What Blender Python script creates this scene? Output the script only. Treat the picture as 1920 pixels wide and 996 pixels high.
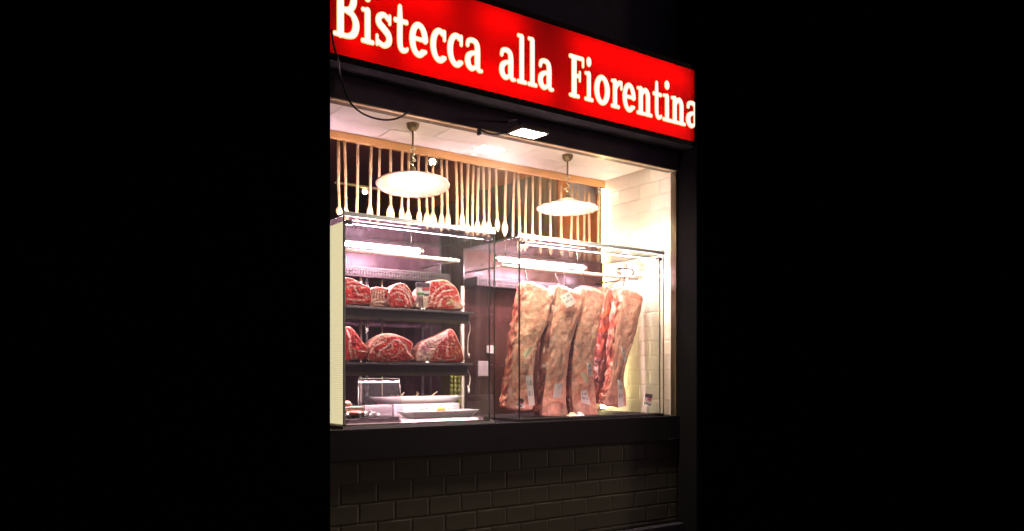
import bpy, bmesh, math, random
import numpy as np
from mathutils import Vector, noise

for o in list(bpy.data.objects): bpy.data.objects.remove(o)
SC = bpy.context.scene
COL = SC.collection
random.seed(7)
R = math.radians

# ------------------------------------------------------------------ camera
YAW = math.atan2(0.578, 0.816)          # the street front runs away to the right
CAM = Vector((0.0, -3.456, 1.5))
FPX = 1500.0                            # focal length in photo pixels (about a 50 mm lens)
cam_d = bpy.data.cameras.new('camera'); cam = bpy.data.objects.new('camera', cam_d); COL.objects.link(cam)
cam.location = CAM; cam.rotation_euler = (R(90), 0, -YAW)
cam_d.sensor_width = 36; cam_d.lens = FPX / 1920 * 36
cam_d.shift_y = (703 - 498) / 1920      # verticals stay upright: horizon low in the frame
cam_d.clip_start = 0.05; cam_d.clip_end = 500
SC.camera = cam

# ------------------------------------------------------------------ world: night sky
W = bpy.data.worlds.new('World'); SC.world = W; W.use_nodes = True
nt = W.node_tree; nt.nodes.clear()
sky = nt.nodes.new('ShaderNodeTexSky'); sky.sky_type = 'NISHITA'; sky.sun_disc = False
sky.sun_elevation = R(2); sky.sun_rotation = R(115)
hsv = nt.nodes.new('ShaderNodeHueSaturation'); hsv.inputs['Saturation'].default_value = 0.25
tint = nt.nodes.new('ShaderNodeMix'); tint.data_type = 'RGBA'; tint.blend_type = 'MULTIPLY'
tint.inputs['Factor'].default_value = 1.0; tint.inputs[7].default_value = (1.0, 0.72, 1.0, 1)
bg = nt.nodes.new('ShaderNodeBackground'); bg.inputs[1].default_value = 0.022
wo = nt.nodes.new('ShaderNodeOutputWorld')
nt.links.new(sky.outputs[0], hsv.inputs['Color']); nt.links.new(hsv.outputs[0], tint.inputs[6])
nt.links.new(tint.outputs[2], bg.inputs[0]); nt.links.new(bg.outputs[0], wo.inputs[0])

sun_d = bpy.data.lights.new('street_glow', 'SUN'); sun_d.energy = 0.24; sun_d.angle = R(6)
sun_d.color = (1.0, 0.80, 0.45)
sun = bpy.data.objects.new('street_glow', sun_d); COL.objects.link(sun)
# low warm light raking along the front from the right
sd = Vector((-0.93, 0.34, -0.10)).normalized()
sun.rotation_euler = sd.to_track_quat('-Z', 'Y').to_euler()

SC.view_settings.view_transform = 'Standard'; SC.view_settings.look = 'None'
SC.view_settings.exposure = 0.7; SC.view_settings.gamma = 1.0
SC.view_settings.use_curve_mapping = False
SC.render.engine = 'CYCLES'
SC.cycles.use_denoising = True
SC.cycles.max_bounces = 10; SC.cycles.transparent_max_bounces = 40
SC.cycles.caustics_reflective = False; SC.cycles.caustics_refractive = False
SC.cycles.sample_clamp_indirect = 4.0

# ------------------------------------------------------------------ helpers
VX, VY = math.sin(YAW), math.cos(YAW)
def ray(px, py):
    s = (px - 960) / FPX
    return Vector((VX + s * VY, VY - s * VX, (703 - py) / FPX))
def at(px, py, y):
    d = ray(px, py); return CAM + d * ((y - CAM.y) / d.y)
def atz(px, py, z):
    d = ray(px, py); return CAM + d * ((z - CAM.z) / d.z)
def atx(px, py, x):
    d = ray(px, py); return CAM + d * (x / d.x)
def depth(p):
    q = p - CAM; return q.x * VX + q.y * VY

class Mat:
    """small node-graph builder"""
    def __init__(s, name):
        s.m = bpy.data.materials.new(name); s.m.use_nodes = True
        s.t = s.m.node_tree; s.t.nodes.clear()
        s.o = s.n('ShaderNodeOutputMaterial')
    def n(s, typ, **kw):
        x = s.t.nodes.new(typ)
        for k, v in kw.items(): setattr(x, k, v)
        return x
    def l(s, a, b): s.t.links.new(a, b)

def pbr(name, col, rough=0.5, metal=0.0, var=0.12, scale=20, bump=0.0, bscale=None, spec=0.5, rvar=0.1,
        sss=0.0, attr=None, coat=0.0, stretch=None, trans=0.0):
    M = Mat(name)
    b = M.n('ShaderNodeBsdfPrincipled'); M.l(b.outputs[0], M.o.inputs[0])
    b.inputs['Roughness'].default_value = rough; b.inputs['Metallic'].default_value = metal
    b.inputs['Specular IOR Level'].default_value = spec
    b.inputs['Coat Weight'].default_value = coat
    if sss:
        b.inputs['Subsurface Weight'].default_value = sss
        b.inputs['Subsurface Radius'].default_value = (0.02, 0.006, 0.004); b.inputs['Subsurface Scale'].default_value = 0.3
    tc = M.n('ShaderNodeTexCoord')
    src = tc.outputs['Object']
    if stretch:
        mp = M.n('ShaderNodeMapping'); mp.inputs['Scale'].default_value = stretch
        M.l(src, mp.inputs[0]); src = mp.outputs[0]
    nz = M.n('ShaderNodeTexNoise'); nz.inputs['Scale'].default_value = scale; nz.inputs['Detail'].default_value = 6
    nz.inputs['Roughness'].default_value = 0.65
    M.l(src, nz.inputs['Vector'])
    mr = M.n('ShaderNodeMapRange'); mr.inputs[1].default_value = 0.25; mr.inputs[2].default_value = 0.75
    mr.inputs[3].default_value = 1 - var; mr.inputs[4].default_value = 1 + var
    M.l(nz.outputs[0], mr.inputs[0])
    mx = M.n('ShaderNodeMix', data_type='RGBA', blend_type='MULTIPLY'); mx.inputs['Factor'].default_value = 1
    if attr:
        a = M.n('ShaderNodeAttribute'); a.attribute_name = attr; M.l(a.outputs['Color'], mx.inputs[6])
    else:
        mx.inputs[6].default_value = (*col, 1)
    M.l(mr.outputs[0], mx.inputs[7]); M.l(mx.outputs[2], b.inputs['Base Color'])
    if rvar:
        r2 = M.n('ShaderNodeMapRange'); r2.inputs[1].default_value = 0.3; r2.inputs[2].default_value = 0.7
        r2.inputs[3].default_value = max(0.02, rough - rvar); r2.inputs[4].default_value = min(1, rough + rvar)
        M.l(nz.outputs[0], r2.inputs[0]); M.l(r2.outputs[0], b.inputs['Roughness'])
    if bump:
        n2 = M.n('ShaderNodeTexNoise'); n2.inputs['Scale'].default_value = bscale or scale * 3; n2.inputs['Detail'].default_value = 5
        M.l(src, n2.inputs['Vector'])
        bp = M.n('ShaderNodeBump'); bp.inputs['Strength'].default_value = bump; bp.inputs['Distance'].default_value = 0.01
        M.l(n2.outputs[0], bp.inputs['Height']); M.l(bp.outputs[0], b.inputs['Normal'])
    return M.m

def emit(name, col, strength):
    M = Mat(name); e = M.n('ShaderNodeEmission'); e.inputs[0].default_value = (*col, 1); e.inputs[1].default_value = strength
    M.l(e.outputs[0], M.o.inputs[0]); return M.m

def glass(name, tint=(0.97, 0.985, 0.975), f0=0.045, rough=0.0, haze=0.0):
    M = Mat(name)
    g = M.n('ShaderNodeNewGeometry')
    dt = M.n('ShaderNodeVectorMath', operation='DOT_PRODUCT'); M.l(g.outputs['Incoming'], dt.inputs[0]); M.l(g.outputs['Normal'], dt.inputs[1])
    ab = M.n('ShaderNodeMath', operation='ABSOLUTE'); M.l(dt.outputs['Value'], ab.inputs[0])
    iv = M.n('ShaderNodeMath', operation='SUBTRACT'); iv.inputs[0].default_value = 1; M.l(ab.outputs[0], iv.inputs[1])
    pw = M.n('ShaderNodeMath', operation='POWER'); pw.inputs[1].default_value = 5; M.l(iv.outputs[0], pw.inputs[0])
    ml = M.n('ShaderNodeMath', operation='MULTIPLY_ADD'); ml.inputs[1].default_value = 1 - f0; ml.inputs[2].default_value = f0
    M.l(pw.outputs[0], ml.inputs[0])
    tr = M.n('ShaderNodeBsdfTransparent'); tr.inputs[0].default_value = (*tint, 1)
    gl = M.n('ShaderNodeBsdfGlossy'); gl.inputs['Roughness'].default_value = rough
    mx = M.n('ShaderNodeMixShader'); M.l(ml.outputs[0], mx.inputs[0]); M.l(tr.outputs[0], mx.inputs[1]); M.l(gl.outputs[0], mx.inputs[2])
    out = mx.outputs[0]
    if haze:
        df = M.n('ShaderNodeBsdfDiffuse'); df.inputs[0].default_value = (0.8, 0.78, 0.8, 1)
        tc = M.n('ShaderNodeTexCoord'); nz = M.n('ShaderNodeTexNoise'); nz.inputs['Scale'].default_value = 6; nz.inputs['Detail'].default_value = 8
        M.l(tc.outputs['Object'], nz.inputs['Vector'])
        mr = M.n('ShaderNodeMapRange'); mr.inputs[1].default_value = 0.4; mr.inputs[2].default_value = 0.75
        mr.inputs[3].default_value = haze * 0.3; mr.inputs[4].default_value = haze
        M.l(nz.outputs[0], mr.inputs[0])
        m2 = M.n('ShaderNodeMixShader'); M.l(mr.outputs[0], m2.inputs[0]); M.l(out, m2.inputs[1]); M.l(df.outputs[0], m2.inputs[2]); out = m2.outputs[0]
    M.l(out, M.o.inputs[0]); return M.m

def translucent(name, col, f=0.75, gloss=0.04):
    M = Mat(name)
    t = M.n('ShaderNodeBsdfTranslucent'); t.inputs[0].default_value = (*col, 1)
    d = M.n('ShaderNodeBsdfDiffuse'); d.inputs[0].default_value = (*col, 1)
    g = M.n('ShaderNodeBsdfGlossy'); g.inputs['Roughness'].default_value = 0.25
    m = M.n('ShaderNodeMixShader'); m.inputs[0].default_value = f; M.l(d.outputs[0], m.inputs[1]); M.l(t.outputs[0], m.inputs[2])
    m2 = M.n('ShaderNodeMixShader'); m2.inputs[0].default_value = gloss; M.l(m.outputs[0], m2.inputs[1]); M.l(g.outputs[0], m2.inputs[2])
    M.l(m2.outputs[0], M.o.inputs[0]); return M.m

# ---- mesh helpers
def mesh_obj(name, bm, mat, parent=None, smooth=False):
    me = bpy.data.meshes.new(name); bm.to_mesh(me); bm.free()
    for m in (mat if isinstance(mat, (list, tuple)) else [mat]): me.materials.append(m)
    if smooth:
        for p in me.polygons: p.use_smooth = True
    o = bpy.data.objects.new(name, me); COL.objects.link(o)
    if parent: o.parent = parent; o.matrix_parent_inverse = parent_inv(parent)
    return o
def parent_inv(p):
    from mathutils import Matrix
    m = Matrix.Translation(p.location) @ p.rotation_euler.to_matrix().to_4x4()
    q = p.parent
    if q is not None:
        m = q.matrix_parent_inverse.inverted() @ m if False else m
    return m.inverted()
def thing(name, label, cat, loc=(0, 0, 0), group=None):
    o = bpy.data.objects.new(name, None); COL.objects.link(o); o.location = loc; o.empty_display_size = 0.05
    return tag(o, label, cat, group)
def tag(o, label, cat, group=None):
    o['label'] = label; o['category'] = cat
    if group: o['group'] = group
    return o
def struct(o, label=None):
    o['kind'] = 'structure'
    if label: o['label'] = label
    return o
def box(bm, x0, x1, y0, y1, z0, z1, bev=0.0):
    r = bmesh.ops.create_cube(bm, size=1)
    for v in r['verts']:
        v.co = Vector(((x0 + x1) / 2 + v.co.x * (x1 - x0), (y0 + y1) / 2 + v.co.y * (y1 - y0), (z0 + z1) / 2 + v.co.z * (z1 - z0)))
    if bev:
        es = list({e for v in r['verts'] for e in v.link_edges})
        bmesh.ops.bevel(bm, geom=es, offset=bev, segments=2, affect='EDGES', profile=0.6)
    return bm
def boxo(name, b, mat, parent=None, bev=0.0):
    return mesh_obj(name, box(bmesh.new(), *b, bev=bev), mat, parent)
def tube(bm, pts, rad, n=8, cap=True):
    pts = [Vector(p) for p in pts]; rads = rad if isinstance(rad, (list, tuple)) else [rad] * len(pts)
    rings = []; up = None
    for i, p in enumerate(pts):
        t = (pts[min(i + 1, len(pts) - 1)] - pts[max(i - 1, 0)]).normalized()
        if up is None: up = Vector((0, 0, 1)) if abs(t.z) < 0.9 else Vector((1, 0, 0))
        a = t.cross(up).normalized(); b = a.cross(t).normalized(); up = b
        rings.append([bm.verts.new(p + (a * math.cos(2 * math.pi * k / n) + b * math.sin(2 * math.pi * k / n)) * rads[i]) for k in range(n)])
    for i in range(len(rings) - 1):
        for k in range(n):
            bm.faces.new((rings[i][k], rings[i][(k + 1) % n], rings[i + 1][(k + 1) % n], rings[i + 1][k]))
    if cap: bm.faces.new(rings[0][::-1]); bm.faces.new(rings[-1])
    return bm
def tubeo(name, pts, rad, mat, parent=None, n=8):
    bm = tube(bmesh.new(), pts, rad, n); bmesh.ops.recalc_face_normals(bm, faces=bm.faces)
    return mesh_obj(name, bm, mat, parent, True)
def lathe(bm, prof, c=(0, 0, 0), n=32, wob=None):
    c = Vector(c); rings = []
    for r, z in prof:
        rings.append([bm.verts.new(c + Vector((r * math.cos(2 * math.pi * k / n), r * math.sin(2 * math.pi * k / n), z + (wob(r, k / n) if wob else 0)))) for k in range(n)])
    for i in range(len(rings) - 1):
        for k in range(n):
            bm.faces.new((rings[i][k], rings[i][(k + 1) % n], rings[i + 1][(k + 1) % n], rings[i + 1][k]))
    return bm
def spline(pts, per=8):
    """Catmull-Rom through points (tuples of any length)"""
    P = [np.array(p, float) for p in pts]; P = [2 * P[0] - P[1]] + P + [2 * P[-1] - P[-2]]; out = []
    for i in range(1, len(P) - 2):
        for k in range(per):
            t = k / per; a, b, c, d = P[i - 1:i + 3]
            out.append(0.5 * ((2 * b) + (c - a) * t + (2 * a - 5 * b + 4 * c - d) * t * t + (3 * b - a - 3 * c + d) * t ** 3))
    out.append(P[-2]); return out
def copy_obj(o, parent, loc, rot=None, scale=None):
    c = o.copy(); COL.objects.link(c); c.parent = parent
    c.location = loc
    if rot is not None: c.rotation_euler = rot
    if scale is not None: c.scale = scale
    return c
ORD = ['', 'first', 'second', 'third', 'fourth', 'fifth', 'sixth', 'seventh', 'eighth', 'ninth', 'tenth', 'eleventh', 'twelfth', 'thirteenth',
       'fourteenth', 'fifteenth', 'sixteenth', 'seventeenth', 'eighteenth']

# ------------------------------------------------------------------ materials
M_pier = pbr('pier_blackout', (0.0025, 0.0022, 0.0025), 1.0, spec=0.0, var=0.3, scale=3)
M_sill = pbr('sill_paint', (0.013, 0.0095, 0.013), 0.8, spec=0.1, var=0.3, scale=9, bump=0.05)
M_fascia = pbr('fascia_paint', (0.11, 0.08, 0.12), 0.85, spec=0.1, var=0.3, scale=5)
M_frame = pbr('sign_frame', (0.005, 0.004, 0.005), 0.7, spec=0.1)
M_reveal = pbr('reveal_paint', (0.0032, 0.0025, 0.0031), 0.9, spec=0.05, var=0.3, scale=8)
M_black = pbr('black_paint', (0.022, 0.016, 0.024), 0.8, spec=0.1, var=0.25, scale=6, bump=0.05)
M_wall = pbr('dark_render', (0.042, 0.036, 0.058), 0.9, spec=0.1, var=0.35, scale=9, bump=0.3, bscale=120)
M_trim = pbr('bronze_trim', (0.10, 0.075, 0.05), 0.35, metal=0.6, var=0.2)
M_gold = pbr('brass_trim', (0.75, 0.60, 0.34), 0.35, metal=0.3, var=0.15, scale=30)
M_dtile = pbr('dark_glazed_tile', (0.047, 0.037, 0.029), 0.5, spec=0.25, var=0.22, scale=7, bump=0.06, bscale=40)
M_dgrout = pbr('dark_grout', (0.043, 0.034, 0.027), 0.9, var=0.2)
M_ctile = pbr('cream_glazed_tile', (0.80, 0.74, 0.62), 0.16, spec=0.5, var=0.05, scale=8, bump=0.05, bscale=14)
M_cgrout = pbr('cream_grout', (0.66, 0.60, 0.48), 0.9, var=0.08)
M_ceil = pbr('ceiling_panel', (0.88, 0.83, 0.75), 0.7, var=0.06, scale=5, stretch=(1, 8, 1))
M_wood = pbr('rail_wood', (0.62, 0.36, 0.13), 0.55, var=0.25, scale=8, stretch=(1, 12, 12), bump=0.1)
M_spoon = pbr('spoon_wood', (0.62, 0.42, 0.22), 0.6, var=0.2, scale=14, stretch=(6, 6, 1), bump=0.08)
M_string = pbr('string', (0.62, 0.52, 0.36), 0.9, var=0.2)
M_steel = pbr('brushed_steel', (0.52, 0.50, 0.49), 0.28, metal=1.0, var=0.12, scale=12, stretch=(0.4, 0.4, 10))
M_hood = pbr('hood_steel', (0.022, 0.016, 0.018), 0.5, metal=0.3, var=0.2, scale=10)
M_chrome = pbr('chrome', (0.66, 0.63, 0.64), 0.14, metal=1.0, var=0.06)
M_mirror = pbr('dark_back_panel', (0.032, 0.014, 0.010), 0.25, metal=0.0, spec=0.12, var=0.4, scale=4, stretch=(3, 3, 0.6), rvar=0.08)
M_mirrorl = pbr('plum_back_panel', (0.036, 0.018, 0.026), 0.28, spec=0.15, var=0.5, scale=4, stretch=(3, 3, 0.6), rvar=0.1)
M_shelf = pbr('dark_shelf_front', (0.035, 0.03, 0.032), 0.16, spec=0.6, var=0.3)
M_rod = pbr('painted_rod', (0.68, 0.55, 0.48), 0.4, var=0.12, scale=30)
M_gedge = pbr('glass_edge', (0.02, 0.028, 0.026), 0.15, spec=0.6, var=0.2)
M_gpale = pbr('pale_green_glass_edge', (0.30, 0.34, 0.24), 0.2, spec=0.6, var=0.3, scale=30)
M_gbright = pbr('polished_glass_edge', (0.82, 0.76, 0.80), 0.2, spec=0.6, var=0.06)
M_glass = glass('case_glass', haze=0.010)
M_window = glass('window_glass', tint=(0.985, 0.99, 0.985), haze=0.003)
M_acryl = glass('clear_acrylic', tint=(0.93, 0.90, 0.92), f0=0.06, haze=0.012)
M_white = pbr('white_ceramic', (0.84, 0.80, 0.79), 0.18, var=0.03)
M_plinth = pbr('white_acrylic_block', (0.80, 0.70, 0.74), 0.35, var=0.04)
M_brass = pbr('aged_brass', (0.28, 0.22, 0.12), 0.4, metal=0.8, var=0.3, scale=40)
M_maroon = pbr('maroon_paint', (0.13, 0.036, 0.026), 0.8, var=0.2, scale=3)
M_orange = pbr('orange_plaster', (0.55, 0.19, 0.035), 0.8, var=0.2, scale=6)
M_plank = pbr('weathered_plank', (0.20, 0.13, 0.055), 0.8, var=0.7, scale=7, stretch=(1, 3, 0.5), bump=0.3)
M_dark = pbr('dark_matter', (0.025, 0.02, 0.02), 0.6, var=0.3)
M_cable = pbr('black_rubber', (0.012, 0.011, 0.012), 0.45, var=0.1)
M_wcable = pbr('white_cable', (0.80, 0.74, 0.62), 0.5, var=0.05)
M_paper = pbr('paper_label', (0.80, 0.74, 0.68), 0.7, var=0.12, scale=60)
M_yellowp = pbr('pale_yellow_label', (0.86, 0.76, 0.50), 0.6, var=0.1, scale=60)
M_ink = pbr('ink', (0.08, 0.06, 0.07), 0.7)
M_inkred = pbr('ink_red', (0.55, 0.09, 0.10), 0.7)
M_inkgreen = pbr('ink_green', (0.12, 0.28, 0.10), 0.7)
M_meat = pbr('cut_meat', (1, 1, 1), 0.5, spec=0.3, attr='Col', var=0.22, scale=90, bump=0.3, bscale=120)
M_fat = pbr('aged_fat_cover', (1, 1, 1), 0.5, spec=0.4, attr='Col', var=0.22, scale=34, bump=0.5, bscale=36, sss=0.08)
def speckle(m, specs):
    t = m.node_tree; b = next(n for n in t.nodes if n.type == 'BSDF_PRINCIPLED'); tc = next(n for n in t.nodes if n.type == 'TEX_COORD')
    src = b.inputs['Base Color'].links[0].from_socket
    for sc, lo, hi, col, amt, stre in specs:
        mp = t.nodes.new('ShaderNodeMapping'); mp.inputs['Scale'].default_value = stre; mp.inputs['Location'].default_value = (sc * .37, sc * .11, 0); t.links.new(tc.outputs['Object'], mp.inputs[0])
        n = t.nodes.new('ShaderNodeTexNoise'); n.inputs['Scale'].default_value = sc; n.inputs['Detail'].default_value = 4; t.links.new(mp.outputs[0], n.inputs['Vector'])
        r = t.nodes.new('ShaderNodeMapRange'); r.inputs[1].default_value = lo; r.inputs[2].default_value = hi; r.inputs[3].default_value = 0; r.inputs[4].default_value = amt; t.links.new(n.outputs[0], r.inputs[0])
        x = t.nodes.new('ShaderNodeMix'); x.data_type = 'RGBA'; x.inputs[7].default_value = (*col, 1); t.links.new(r.outputs[0], x.inputs['Factor']); t.links.new(src, x.inputs[6]); src = x.outputs[2]
    t.links.new(src, b.inputs['Base Color'])
speckle(M_fat, [(14, .52, .66, (.62, .22, .14), .40, (1, 1, 1)), (60, .57, .68, (.50, .09, .06), .5, (1, 1, .8)), (22, .60, .68, (.34, .14, .09), .3, (1, 1, 1.6)), (30, .56, .70, (.86, .62, .50), .6, (1, 1, .6))])
M_pave = pbr('stone_paving', (0.11, 0.10, 0.085), 0.8, var=0.25, scale=5, bump=0.2)
M_food = pbr('cheese_shavings', (0.85, 0.74, 0.50), 0.5, var=0.1)
M_yolk = pbr('orange_slice', (0.85, 0.42, 0.07), 0.35, var=0.1)
M_ice = pbr('crumpled_foil', (0.78, 0.70, 0.70), 0.22, metal=0.6, var=0.2)
M_board = pbr('pale_board', (0.75, 0.55, 0.47), 0.5, var=0.1)
M_ham = pbr('cured_meat', (0.38, 0.12, 0.07), 0.45, var=0.3)
M_jar = pbr('green_jar', (0.25, 0.24, 0.05), 0.3, var=0.2)
M_pcloth = pbr('plug_white', (0.75, 0.70, 0.60), 0.5)

E_tube = emit('tube_light', (1.0, 0.58, 0.76), 380)
E_front = emit('case_front_led', (1.0, 0.70, 0.82), 110)
E_frontr = emit('right_case_front_led', (1.0, 0.78, 0.68), 230)
E_under2 = emit('lower_shelf_led', (1.0, 0.72, 0.76), 190)
E_corner = emit('corner_fill_led', (1.0, 0.80, 0.36), 34)
E_base = emit('case_base_fill_led', (1.0, 0.60, 0.66), 24)
E_under = emit('under_shelf_led', (1.0, 0.66, 0.72), 60)
E_warm = emit('warm_led', (1.0, 0.82, 0.42), 13)
E_panel = emit('panel_glow', (1.0, 0.83, 0.50), 0.74)
E_flood = emit('flood_led', (1.0, 0.92, 0.70), 1050)
E_bulb = emit('warm_bulb', (1.0, 0.86, 0.52), 560)
E_spot = emit('spot_bulb', (1.0, 0.86, 0.55), 90)
E_signtube = emit('sign_tube', (1.0, 0.95, 0.88), 8.2)
E_letter = emit('letter_face', (1.0, 0.95, 0.86), 0.70)
E_outline = emit('letter_outline', (1.0, 0.74, 0.26), 0.60)
M_red = translucent('red_sign_skin', (0.92, 0.022, 0.006), 0.8)
M_boxwhite = pbr('box_lining', (0.22, 0.22, 0.22), 0.8)
M_shade = translucent('milk_glass', (0.88, 0.83, 0.78), 0.78)
M_shaderim = translucent('shade_rim', (0.60, 0.42, 0.36), 0.3)
M_shadepat = pbr('shade_pattern', (0.62, 0.40, 0.36), 0.5)

# ------------------------------------------------------------------ ground
XL, XR = 1.3655, 3.703                   # bay between the two added dark piers
ZS, ZH, ZC = 1.247, 2.767, 2.832         # sill, window head, ceiling of the display
YB = 0.66                                # back of the display
pav = boxo('pavement', (-8, 14, -9, -0.02, -0.12, 0.0), M_pave); struct(pav)
fl = boxo('floor', (-1.5, 3.695, 0.78, 4.6, -0.12, 0.0), M_dark); struct(fl)

# ------------------------------------------------------------------ shop front
sf = thing('shop_building', 'dark shop front with black fascia, added side piers and tiled wall below the window', 'building', (2.5, 0, 0))
boxo('added_pier', (-2.5, XL, -0.16, 0.30, 0, 7), M_pier, sf)  # near-black piers added to blank out both sides of the bay
boxo('added_pier', (XR + 0.012, 14, -0.16, 0.30, 0, 7), M_pier, sf)
boxo('reveal_panel', (XR, XR + 0.012, -0.157, 0.03, 0, 7), M_reveal, sf)
boxo('fascia', (XL, XR, -0.010, 0.02, ZH, 2.90), M_fascia, sf)
boxo('upper_wall', (XL, XR, 0.0, 0.25, 2.90, 7), M_wall, sf)
boxo('sill', (XL, XR, -0.022, 0.022, 1.102, ZS), M_sill, sf, 0.002)
boxo('plinth', (XL, XR, -0.06, 0.02, 0, 0.59), M_black, sf, 0.004)
tw = boxo('tiled_wall', (XL, XR, 0.0, 0.06, 0.59, 1.102), M_dgrout, sf)
tw_label = None
TW_, TH_ = 0.186, 0.093
def tile_mesh(w, h, t=0.0035, b=0.008, g=0.0006):
    bm = bmesh.new(); w2, h2 = w / 2 - g, h / 2 - g
    def ring(ww, hh, y): return [bm.verts.new((x * ww, y, z * hh)) for x, z in ((-1, -1), (1, -1), (1, 1), (-1, 1))]
    a = ring(w2, h2, 0.001); c = ring(w2, h2, -0.0015); d = ring(w2 - b, h2 - b, -t)
    for p, q in ((a, c), (c, d)):
        for k in range(4): bm.faces.new((p[k], p[(k + 1) % 4], q[(k + 1) % 4], q[k]))
    bm.faces.new(d); bmesh.ops.recalc_face_normals(bm, faces=bm.faces)
    me = bpy.data.meshes.new('tile'); bm.to_mesh(me); bm.free(); return me
tmesh = {}
def add_tiles(parent, mat, rows, u0, u1, joint, place, tag_):
    """rows: list of (z0, z1, offset); place(u, z) -> (loc, rot)"""
    for z0, z1, off in rows:
        u = joint + off - 40 * TW_
        while u < u1:
            a, b = max(u, u0), min(u + TW_, u1)
            if b - a > 0.02 and z1 - z0 > 0.02:
                key = (tag_, round(b - a, 3), round(z1 - z0, 3))
                if key not in tmesh:
                    me = tile_mesh(b - a, z1 - z0); me.materials.append(mat); tmesh[key] = me
                o = bpy.data.objects.new('tile', tmesh[key]); COL.objects.link(o); o.parent = parent
                loc, rot = place((a + b) / 2, (z0 + z1) / 2)
                jit = random.uniform(-0.006, 0.006)
                o.location = loc; o.rotation_euler = (rot[0] + random.uniform(-0.006, 0.006), 0, rot[2] + jit)
            u += TW_
rows = []
z = 0.898; k = 0
while z > 0.60: z -= TH_; k += 1
z0 = 0.898 - TH_ * 4
for i in range(7):
    a, b = z0 + i * TH_, z0 + (i + 1) * TH_
    rows.append((max(a, 0.592), min(b, 1.100), 0.0 if (i % 2 == 1) else -TW_ / 2))
add_tiles(tw, M_dtile, rows, XL + 0.002, XR - 0.002, 2.13 + 0.0, lambda u, z: ((u, 0.0, z), (0, 0, 0)), 'd')
# small vent plate on the fascia, and a trim bead
v = boxo('vent_plate', (at(612, 150, -0.012).x, at(628, 150, -0.012).x, -0.016, -0.008, 2.80, 2.855), M_trim, sf)
for i in range(3): boxo('vent_slot', (at(612, 150, -0.012).x + .005, at(628, 150, -0.012).x - .004, -0.0185, -0.0155, 2.806 + i * .016, 2.815 + i * .016), M_dark, v)
v = boxo('sill_clip', (3.60, 3.665, -0.026, -0.020, 1.106, 1.111), M_steel, sf)

# window: frame strips and pane
wn = thing('shop_window', 'wide shop window with thin brass and bronze frame around the meat display', 'window', (2.5, 0, ZS))
boxo('head_trim', (XL, XR - .004, -0.006, 0.014, ZH - 0.007, ZH - 0.001), M_gold, wn)
boxo('head_frame', (XL, XR - .004, 0.0145, 0.065, ZH - 0.004, ZC - 0.002), M_trim, wn)
boxo('jamb', (3.6885, XR - 0.0005, -0.004, 0.040, ZS + .001, ZH - .008), M_trim, wn)
boxo('pane', (XL, 3.688, 0.010, 0.016, ZS + .0015, ZH - 0.009), M_window, wn)

# ------------------------------------------------------------------ inside of the display
cl = boxo('ceiling', (XL - .5, 3.695, 0.03, YB + .02, ZC + .006, ZC + .1), M_cgrout); struct(cl)
pw, pd = 0.62, 0.213
for i in range(-1, 4):
    for j in range(3):
        x0 = 1.36 + i * pw + (0.25 if j % 2 else 0); x1 = min(x0 + pw - .004, 3.692); x0 = max(x0, XL - .49)
        if x1 - x0 < .03: continue
        boxo('panel', (x0, x1, .032 + j * pd, .032 + (j + 1) * pd - .003, ZC, ZC + .009), M_ceil, cl)
rw = boxo('wall_right', (3.693, 3.78, 0.03, YB, 0.0, ZC + .1), M_cgrout); struct(rw)
rows = []; i = 0; z = ZS + .002
while z < ZC: rows.append((z, min(z + TH_, ZC - .001), TW_ / 2 * (i % 2))); z += TH_; i += 1
add_tiles(rw, M_ctile, rows, 0.043, YB - .003, 0.04, lambda u, z: ((3.693, u, z), (0, 0, -R(90))), 'c')
ct = boxo('counter', (XL + .002, 3.6915, 0.0225, YB + .12, 0.9, ZS - .002), M_black); tag(ct, 'dark counter slab carrying the two glass cases behind the sill', 'counter')
# rail along the ceiling edge
rl = tag(boxo('hanging_rail', (XL - .4, 3.690, YB - .012, YB + .018, 2.785, 2.828), M_wood, bev=0.003), 'long pale wooden rail under the ceiling holding the hanging spoons', 'rail')
br = tag(boxo('rail_bracket', (3.668, 3.6905, YB + .019, YB + .05, 2.74, 2.826), M_steel), 'small steel bracket at the right end of the wooden rail', 'bracket')

# room behind
ws = []
struct(boxo('wall_back', (-1.5, 3.8, 4.5, 4.6, 0, 3.5), M_maroon)); struct(boxo('room_ceiling', (-1.5, 3.8, YB + .13, 4.6, 3.4, 3.5), M_maroon))
struct(boxo('wall_left', (-1.6, -1.5, 0.3, 4.6, 0, 3.5), M_maroon))
struct(boxo('ceiling_header', (XL - .5, 3.695, YB + .021, YB + .10, ZC + .001, 3.5), M_maroon))
struct(boxo('wall_far_right', (3.705, 3.8, YB + .002, 4.5, 0, 3.5), M_orange))
pn = thing('plank_panelling', 'dark weathered vertical planks on the orange wall behind the spoons', 'panelling', (3.69, 2, 1.2))
y = 1.18
while y < 3.6:
    w = random.uniform(.07, .11)
    boxo('plank', (3.675 + random.uniform(0, .012), 3.704, y, y + w - .006, 1.2, 3.045 + random.uniform(-.02, .01)), M_plank, pn)
    y += w
s = boxo('wall_shelf', (3.52, 3.674, 1.45, 2.3, 2.47, 2.50), M_dark); tag(s, 'dark shelf on the plank panelling behind the hanging spoons', 'shelf')
b = bmesh.new(); lathe(b, [(0.001, 0), (.045, 0), (.045, .2), (.016, .27), (.016, .36), (.001, .36)], (3.6, 1.62, 2.50), 16)
tag(mesh_obj('wine_bottle', b, M_dark, smooth=True), 'dark wine bottle standing on the shelf behind the hanging spoons', 'bottle')
b = boxo('wall_speaker', (3.60, 3.704, .76, .93, 2.70, 2.86), pbr('grey_box', (.45, .40, .33), .6)); tag(b, 'small grey speaker box high on the orange wall beside the rail', 'speaker')

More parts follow.
